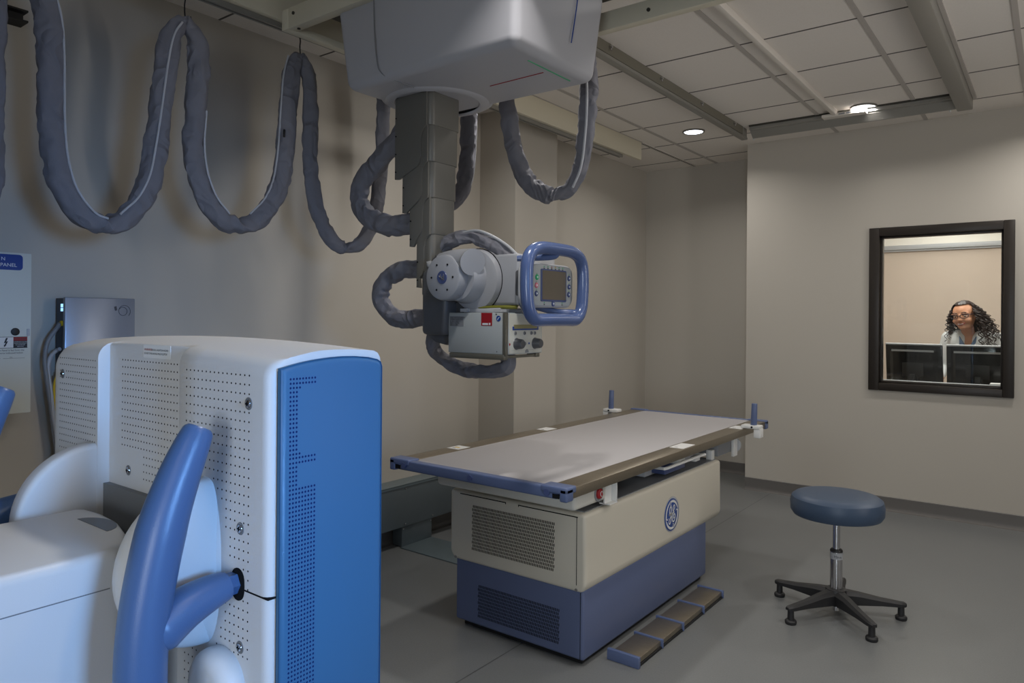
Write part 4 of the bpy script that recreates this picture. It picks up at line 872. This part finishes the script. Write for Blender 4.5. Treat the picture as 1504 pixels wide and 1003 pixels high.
m.text('This Panel is fed from the', .0088, (PX + .0002, .962, 1.268), Y, Z, 1).text('source indicated below.', .0088, (PX + .0002, .966, 1.258), Y, Z, 1)
m.box((PX, .90, 1.240), (PX + .0006, .976, 1.2408), mi=1).box((PX, .984, 1.240), (PX + .0006, 1.055, 1.2408), mi=1).text('Ckt.', .006, (PX + .0002, 1.005, 1.2425), Y, Z, 1)
obj('warning_label', m, ['white', 'text', 'red', 'textlight'], dr)

r = thing('control_cabinet', 'silver wall cabinet with a coiled cable symbol and a lit charcoal side', 'cabinet', (-3.22, 1.33, .9))
CX_ = -3.165
obj('cabinet_body', Mb().box((XL + .015, 1.205, .74), (CX_ - .02, 1.47, 1.474), .002), 'cabside', r)
obj('wall_bracket', Mb().box((XL, 1.215, .80), (XL + .015, 1.46, 1.46)), 'black', r)
fr = obj('front_cover', Mb().box((CX_ - .022, 1.20, .735), (CX_, 1.475, 1.478), .004), 'cab', r)
obj('status_light', Mb().box((CX_ - .052, 1.2036, 1.437), (CX_ - .030, 1.2052, 1.451)).box((CX_ - .052, 1.2036, 1.421), (CX_ - .030, 1.2052, 1.434)), 'led', r, label='pale blue lit indicator')
cp = []
cy, cz = 1.425, 1.428
for k in range(40):
    s = k / 39; a = math.radians(150 - 560 * s); rr = .0145 + .012 * s; cp.append((CX_ + .001, cy - .004 + .010 * s + rr * 1.15 * math.cos(a) * .82, cz - .003 + rr * math.sin(a)))
m = Mb().tube(cp, .0009, 6, 1).prism([(-.006, .008), (.003, .011), (.006, -.006), (-.002, -.009)], (CX_, 1.394, cz + .006), Y, Z, X, .0012); obj('cable_symbol', m, 'cabside', fr)
for pts, mt, lab, rad in (
    ([(-3.20, 1.196, 1.372), (-3.215, 1.185, 1.345), (-3.222, 1.160, 1.300), (-3.225, 1.150, 1.23), (-3.222, 1.158, 1.14), (-3.22, 1.17, 1.05), (-3.22, 1.182, .95), (-3.22, 1.195, .84), (-3.225, 1.21, .70), (-3.24, 1.215, .45)], 'grey', 'grey cable looping out of the top of the wall cabinet side', .0085),
    ([(-3.20, 1.196, 1.268), (-3.215, 1.190, 1.262), (-3.225, 1.170, 1.235), (-3.228, 1.163, 1.18), (-3.222, 1.172, 1.10), (-3.215, 1.18, 1.0), (-3.212, 1.192, .9), (-3.21, 1.205, .78), (-3.22, 1.215, .45)], 'lgrey', 'pale grey cable beside the darker one at the wall cabinet', .008),
    ([(-3.205, 1.199, 1.190), (-3.212, 1.195, 1.175), (-3.216, 1.182, 1.12), (-3.215, 1.188, 1.02), (-3.213, 1.198, .92), (-3.21, 1.207, .8), (-3.22, 1.215, .45)], 'yellow', 'thin yellow cable below the wall cabinet', .0045)):
    m = Mb().tube(pts, rad, 10, 8)
    if mt == 'grey': m.cyl((-3.20, 1.197, 1.372), (-3.20, 1.2045, 1.372), .011, n=14, mi=1)
    o = obj('power_cable', m, [mt, 'yellow'], loc=(-3.22, 1.2, .45)); tag(o, lab, 'cable', 'cables at the wall cabinet')

# ------------------------------------------------------------------ receptor stand in the foreground
YB = .60; HX0, HX1 = -1.632, -.886
ST = thing('receptor_stand', 'large white and blue x-ray receptor stand filling the lower left foreground', 'x-ray stand', (-1.26, .5, 0))
ZB = .52
def top_z(y, x):
    t_ = min(1, max(0, (y - .62) / .175)); z = 1.357 + .013 * math.sin(PI * .5 * min(1, t_ / .5)) - .004 * max(0, (t_ - .6) / .4) ** 2 - .012 * ((x + 1.26) / .372) ** 2
    d = -1.597 - x
    if d > 0: z -= .035 - math.sqrt(max(0, .035 ** 2 - min(d, .035) ** 2))
    return z
def seg_profile(y0, r_, x):
    zt = top_z(y0 + r_, x); pts = [(y0, ZB), (y0, ZB + .3), (y0, zt - r_)]
    for k in range(1, 7):
        a = PI - (PI / 2) * k / 6; pts.append((y0 + r_ + r_ * math.cos(a), zt - r_ + r_ * math.sin(a)))
    for k in range(1, 11):
        y = y0 + r_ + k / 10 * (.795 - y0 - r_); pts.append((y, top_z(y, x)))
    zt = pts[-1][1]
    return pts + [(.804, zt - .004), (.809, zt - .012), (.81, zt - .022), (.81, ZB)]
secs_ = []
for x in (-1.632, -1.6305, -1.626, -1.618, -1.608, -1.597, -1.55, -1.50, -1.46, -1.437, -1.432): secs_.append((x, YB + (.006 if x < -1.631 else .002 if x < -1.629 else 0), .030))
for x in (-1.4315, -1.38, -1.33, -1.28, -1.23, -1.18, -1.139): secs_.append((x, YB + .021, .006))
for x, dy_ in ((-1.1385, .002), (-1.135, 0), (-1.08, 0), (-1.02, 0), (-.96, 0), (-.905, 0), (-.899, .0006), (-.894, .003), (-.890, .0075), (-.888, .013)): secs_.append((x, YB + dy_, .030))
t_ = bmesh.new(); rings = [[t_.verts.new((x, y, z)) for y, z in seg_profile(y0_, r_, x)] for x, y0_, r_ in secs_]
for A_, B_ in zip(rings, rings[1:]):
    n_ = len(A_)
    for k in range(n_): t_.faces.new((A_[k], A_[(k + 1) % n_], B_[(k + 1) % n_], B_[k]))
t_.faces.new(rings[0][::-1]); t_.faces.new(rings[-1]); bmesh.ops.recalc_face_normals(t_, faces=t_.faces)
hs = obj('housing', Mb()._merge(t_), 'standwhite', ST, sharp=50)
obj('gap_strip', Mb().box((-.888, .6135, ZB), (-.8855, .80, 1.33)), 'hole', hs)
bp = [(.805, 1.328), (.802, 1.336), (.794, 1.3405), (.775, 1.3445), (.75, 1.347), (.725, 1.3478), (.70, 1.347), (.675, 1.3452), (.65, 1.342), (.63, 1.3385), (.6115, 1.3345), (.6115, ZB + .002), (.805, ZB + .002)]
bl = obj('blue_side_panel', Mb().prism(bp, (-.887, 0, 0), Y, Z, X, .012, .009, 3), 'pblue', ST)
# perforation pattern of the blue panel
m = Mb(); XP = -.8746; y0 = .6265; dy = .00535; z0 = 1.3185; dz = .00640
def full_cols(j):
    if j < 2: return 9
    if j == 2: return 4
    if j < 17: return 3
    if j == 17: return 4
    if j < 20: return 9
    if j < 25: return 3
    return 9
j = 0
while z0 - j * dz > ZB + .02:
    for i in range(full_cols(j)): m.disc((XP - .0002, y0 + i * dy, z0 - j * dz + (.0006 if j in (18,) else 0)), Y, Z, .00175, 8)
    j += 1
for v in m.bm.verts: v.co.x = -.8749
M['navyhole'] = mat('perforation_navy', (20, 40, 92), .85, spec=.1)
obj('perforations', m, 'navyhole', bl)
# perforated white faces
m = Mb()
FR = (-1.051, 1.03, .060, .137)   # outline of the right pivot dome on the face
scr = [(-1.591, 1.290), (-1.571, 1.112), (-1.354, 1.124), (-.938, 1.281), (-.957, 1.095), (-.956, .920)]
def clear(x, z):
    if any(math.hypot(x - a, z - b_) < .012 for a, b_ in scr): return False
    if ((x - FR[0]) / FR[2]) ** 2 + ((z - FR[1]) / FR[3]) ** 2 < 1 and x > -1.14: return False
    return True
def dots(xs, zs, y, ok, r_=.0016):
    for z in zs:
        for x in xs:
            if clear(x, z) and ok(x, z): m.disc((x, y, z), X, Z, r_, 6)
fr_ = lambda a, b_, s: [a + k * s for k in range(int((b_ - a) / s + 1.001))]
dots(fr_(-1.602, -1.441, .0099), [1.322 - k * .0128 for k in range(17)], YB - .0003, lambda x, z: not (z < 1.165 and (x + 1.47) > -.10 + (z - 1.10) * 1.2), .0015)
dots(fr_(-1.379, -1.14, .0104), [1.326 - k * .0131 for k in range(13)], YB + .0207, lambda x, z: True)
dots(fr_(-1.296, -1.14, .0104), [1.155 - k * .0131 for k in range(4)], YB + .0207, lambda x, z: True)
dots(fr_(-1.112, -.93, .0117), [1.322 - k * .0136 for k in range(24)], YB - .0003, lambda x, z: not (x < -.952 and abs(z - 1.012) < .034))
dots(fr_(-1.112, -.93, .0117), [.990 - k * .0136 for k in range(30)], YB - .0003, lambda x, z: not (x < -.952 and abs(z - 1.012) < .034) and not (x < -.925 and x > -1.07 and z < .905))
obj('perforations', m, 'hole', hs)
for x, z in scr:
    y = YB + (.021 if -1.43 < x < -1.14 else 0)
    s_ = Mb().lathe([(.0095, 0), (.009, .0008), (.0072, .0008), (.0072, .0004), (0, .0004)], (x, y - .0001, z), axis=(0, -1, 0), n=24); s_.lathe([(.006, .0004), (.0055, .0022), (.004, .003), (0, .0032)], (x, y, z), axis=(0, -1, 0), n=20, mi=1); s_.box((x - .0035, y - .0036, z - .0009), (x + .0035, y - .0028, z + .0009), mi=2).box((x - .0009, y - .0036, z - .0035), (x + .0009, y - .0028, z + .0035), mi=2)
    obj('screw', s_, ['standshade', 'chrome', 'hole'], hs)
m = Mb().prism(rrect(-1.300, 1.3335, -1.204, 1.3565, .002, 2), (0, YB + .0205, 0), X, Z, Y, .001); m.text('WARNING:', .0058, (-1.295, YB + .0204, 1.3462), X, Z, 1).text('MEDICAL RADIATION HAZARD', .0046, (-1.269, YB + .0204, 1.3464), X, Z, 2, sx=.9).text('DO NOT STAND BEHIND IMAGE RECEPTOR', .0048, (-1.295, YB + .0204, 1.3398), X, Z, 2, sx=.85)
obj('warning_label', m, ['white', 'red', 'text'], hs)
obj('shell_seam', Mb().box((-.985, YB - .0006, 1.0055), (-.886, YB + .02, 1.0078)), 'hole', hs)
# pivot fin and dome either side of the arm
poly = [(YB + .012, .90), (YB + .012, 1.168)] + [(YB + .0 - .132 * math.sin(math.radians(a)) + 0, 1.035 + .132 * math.cos(math.radians(a))) for a in range(4, 128, 6)]
obj('pivot_fin', Mb().prism(poly, (-1.474, 0, 0), Y, Z, X, .0405, .010, 3), 'standwhite', ST)
dm = Mb()
t_ = bmesh.new(); bmesh.ops.create_uvsphere(t_, u_segments=48, v_segments=30, radius=1)
for v in t_.verts:
    p = v.co; q = Vector((p.x, p.y, p.z)); e = .62
    sx_ = math.copysign(abs(p.x) ** e, p.x); cut = .010 * min(1, max(0, (1.014 - (1.03 + .132 * p.z)) / .004))
    v.co = Vector((-1.052 + (.040 - (cut if p.x > 0 else 0)) * sx_, YB + .135 * p.y * (1 if p.y < 0 else .1), 1.03 + .128 * p.z))
dm._merge(t_)
t_ = bmesh.new(); rings = []      # flared root of the dome on the housing face
for s in range(6):
    f_ = s / 5; k_ = (1 - f_) ** 2
    rings.append([t_.verts.new((FR[0] - .006 + (.037 + .014 * k_) * math.copysign(abs(math.cos(a)) ** .8, math.cos(a)), YB + .002 - .03 * f_, FR[1] + (.124 + .006 * k_ - .004 * f_) * math.sin(a))) for a in [2 * PI * k / 48 for k in range(48)]])
for A_, B_ in zip(rings, rings[1:]):
    for k in range(48): t_.faces.new((A_[k], A_[(k + 1) % 48], B_[(k + 1) % 48], B_[k]))
bmesh.ops.recalc_face_normals(t_, faces=t_.faces); dm._merge(t_)
dome = obj('pivot_dome', dm, 'standwhite', ST)
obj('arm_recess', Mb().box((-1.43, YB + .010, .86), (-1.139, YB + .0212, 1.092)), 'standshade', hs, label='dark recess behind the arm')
# horizontal arm to the column behind the camera
ap = [(-1.385, -.46), (-1.09, -.46), (-1.09, .478), (-1.098, .498), (-1.13, .517), (-1.18, .539), (-1.25, .558), (-1.316, .563), (-1.37, .558), (-1.385, .545)]
arm = obj('support_arm', Mb().prism(ap, (0, 0, .52), X, Y, Z, .546, .014, 3), 'standwhite', ST)
obj('arm_groove', Mb().box((-1.0905, -.45, 1.012), (-1.0893, .475, 1.0135)), 'standshade', arm)
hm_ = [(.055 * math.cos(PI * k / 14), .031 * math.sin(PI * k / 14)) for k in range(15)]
obj('grip_hole', Mb().prism(hm_, (-1.250, .516, 1.0655), X, Y, Z, .0012), 'bracket', arm, label='dark half round hand hole')
obj('floor_column', Mb().box((-1.44, -.86, .0), (-1.04, -.46, 2.0), .03, 3), 'standwhite', ST)
obj('floor_base', Mb().box((-1.55, -1.0, .0), (-.95, -.40, .03), .01), 'standshade', ST)
# blue patient handles
def handle(sx_, path, tip_r, arm_pts):
    h = obj('patient_handle', Mb().tube(path, tip_r, 28, 8, flat=1.0), 'blue', ST, label=None)
    obj('handle_arm', Mb().tube(arm_pts, lambda s: (.0205 + .017 * s ** .8) * (1 - .4 * max(0, (s - .72) / .28)), 24, 8), 'blue', h)
    p0 = Vector(arm_pts[0])
    obj('socket_joint', Mb().cyl(p0 + Vector((0, .03, 0)), p0 + Vector((0, -.004, 0)), .0165, n=6), 'blue', h)
    return h
def bar_r(s):
    base = .0205 + .0125 * min(1, s / .35)
    if s < .001: base *= .80
    elif s < .016: base *= .95
    return base
bar = [(-.97, .543, 1.250), (-.97, .531, 1.225), (-.97, .512, 1.182), (-.97, .491, 1.122), (-.97, .474, 1.046), (-.97, .4645, .976), (-.97, .463, .90), (-.97, .472, .83), (-.97, .492, .76), (-.97, .515, .70)]
handle(1, bar, bar_r, [(-.97, .585, 1.0125), (-.97, .555, 1.008), (-.97, .520, .998), (-.97, .485, .980), (-.97, .468, .968)])
lb_ = [(-1.575, y - .048, z + .020) for x, y, z in bar]
handle(-1, lb_, bar_r, [(-1.575, .585, 1.046), (-1.575, .555, 1.043), (-1.575, .520, 1.036), (-1.575, .475, 1.026), (-1.575, .425, 1.010)])
sk = [( .017 * math.cos(2 * PI * k / 24), .024 * math.copysign(abs(math.sin(2 * PI * k / 24)) ** .7, math.sin(2 * PI * k / 24))) for k in range(24)]
obj('handle_socket', Mb().prism(sk, (-.962, YB - .0012, 1.012), X, Z, Y, .004), 'hole', hs, label='dark oval socket')
pp = rrect(-1.052, .60, -.938, .912, .056, 10)
obj('lower_pod', Mb().prism(pp, (0, YB - .036, 0), X, Z, Y, .05, .022, 5), 'standwhite', ST)

# ------------------------------------------------------------------ light
def area(name, loc, tgt, size, power, col, spread=170, size_y=None):
    ld = bpy.data.lights.new(name, 'AREA'); ld.energy = power; ld.color = col; ld.spread = math.radians(spread)
    if size_y: ld.shape = 'RECTANGLE'; ld.size = size; ld.size_y = size_y
    else: ld.shape = 'DISK'; ld.size = size
    o = bpy.data.objects.new(name, ld); COL.objects.link(o); o.location = loc
    o.rotation_euler = (Vector(tgt) - Vector(loc)).to_track_quat('-Z', 'Y').to_euler(); return o
WARM = (1.0, .965, .92)
for x, y, p in ((.14, 5.31, P0 * 1.3), (-2.24, 3.02, P0 * 1.1), (-1.05, 3.02, P0 * .4), (.14, 3.02, P0), (.14, .9, P0 * .5), (1.4, 3.02, P0), (1.4, .9, P0), (.1, -1.7, P0), (1.5, -1.7, P0)):
    area('downlight_lamp', (x, y, ZC - .012), (x, y, 0), .14, p, WARM, 150)  # unseen ceiling lamps; the rearmost pair is added as fill
area('downlight_lamp', (-1.15, 1.60, ZC - .012), (-1.15, 1.60, 0), .14, P0 * 1.3, WARM, 112)
# unseen cool fill added behind the camera to brighten camera-facing sides
area('rear_fill_light', (.9, -2.3, 1.25), (-1.2, 3.0, .9), .9, 14, (.80, .90, 1.0), 95, 1.4)
# cool daylight from a doorway on the right, behind the photographer
area('doorway_daylight', (1.9, .2, 1.65), (-3.2, 1.0, .80), .5, 5.9, (.22, .49, 1.0), 46, .6)
# unseen fill light added near the right wall to brighten the ceiling
area('ceiling_fill_light', (2.3, 2.9, 2.2), (.4, 3.2, 2.95), .2, 21, (1.0, .965, .93), 120, 3.0)
# control room troffers
for x in (-.9, .4): area('control_room_lamp', (x, 6.55, 2.6), (x, 6.75, 0), .3, 31, (1.0, .97, .93), 170, 1.1)
area('control_room_lamp', (-.8, 7.55, 2.6), (-.8, 7.75, 0), .3, 9, (1.0, .97, .93), 170, 1.4)  # added lamp brightening the upper band of the back wall
W = bpy.data.worlds.new('world'); S.world = W; W.use_nodes = True
W.node_tree.nodes['Background'].inputs[0].default_value = (.5, .5, .55, 1); W.node_tree.nodes['Background'].inputs[1].default_value = .02

S.view_settings.view_transform = 'Standard'; S.view_settings.look = 'None'; S.view_settings.exposure = -0.1; S.view_settings.gamma = 1.0
S.view_settings.use_curve_mapping = False
S.cycles.use_denoising = True
S.cycles.max_bounces = 8; S.cycles.diffuse_bounces = 5; S.cycles.glossy_bounces = 4; S.cycles.transparent_max_bounces = 8
S.cycles.sample_clamp_indirect = 4.0
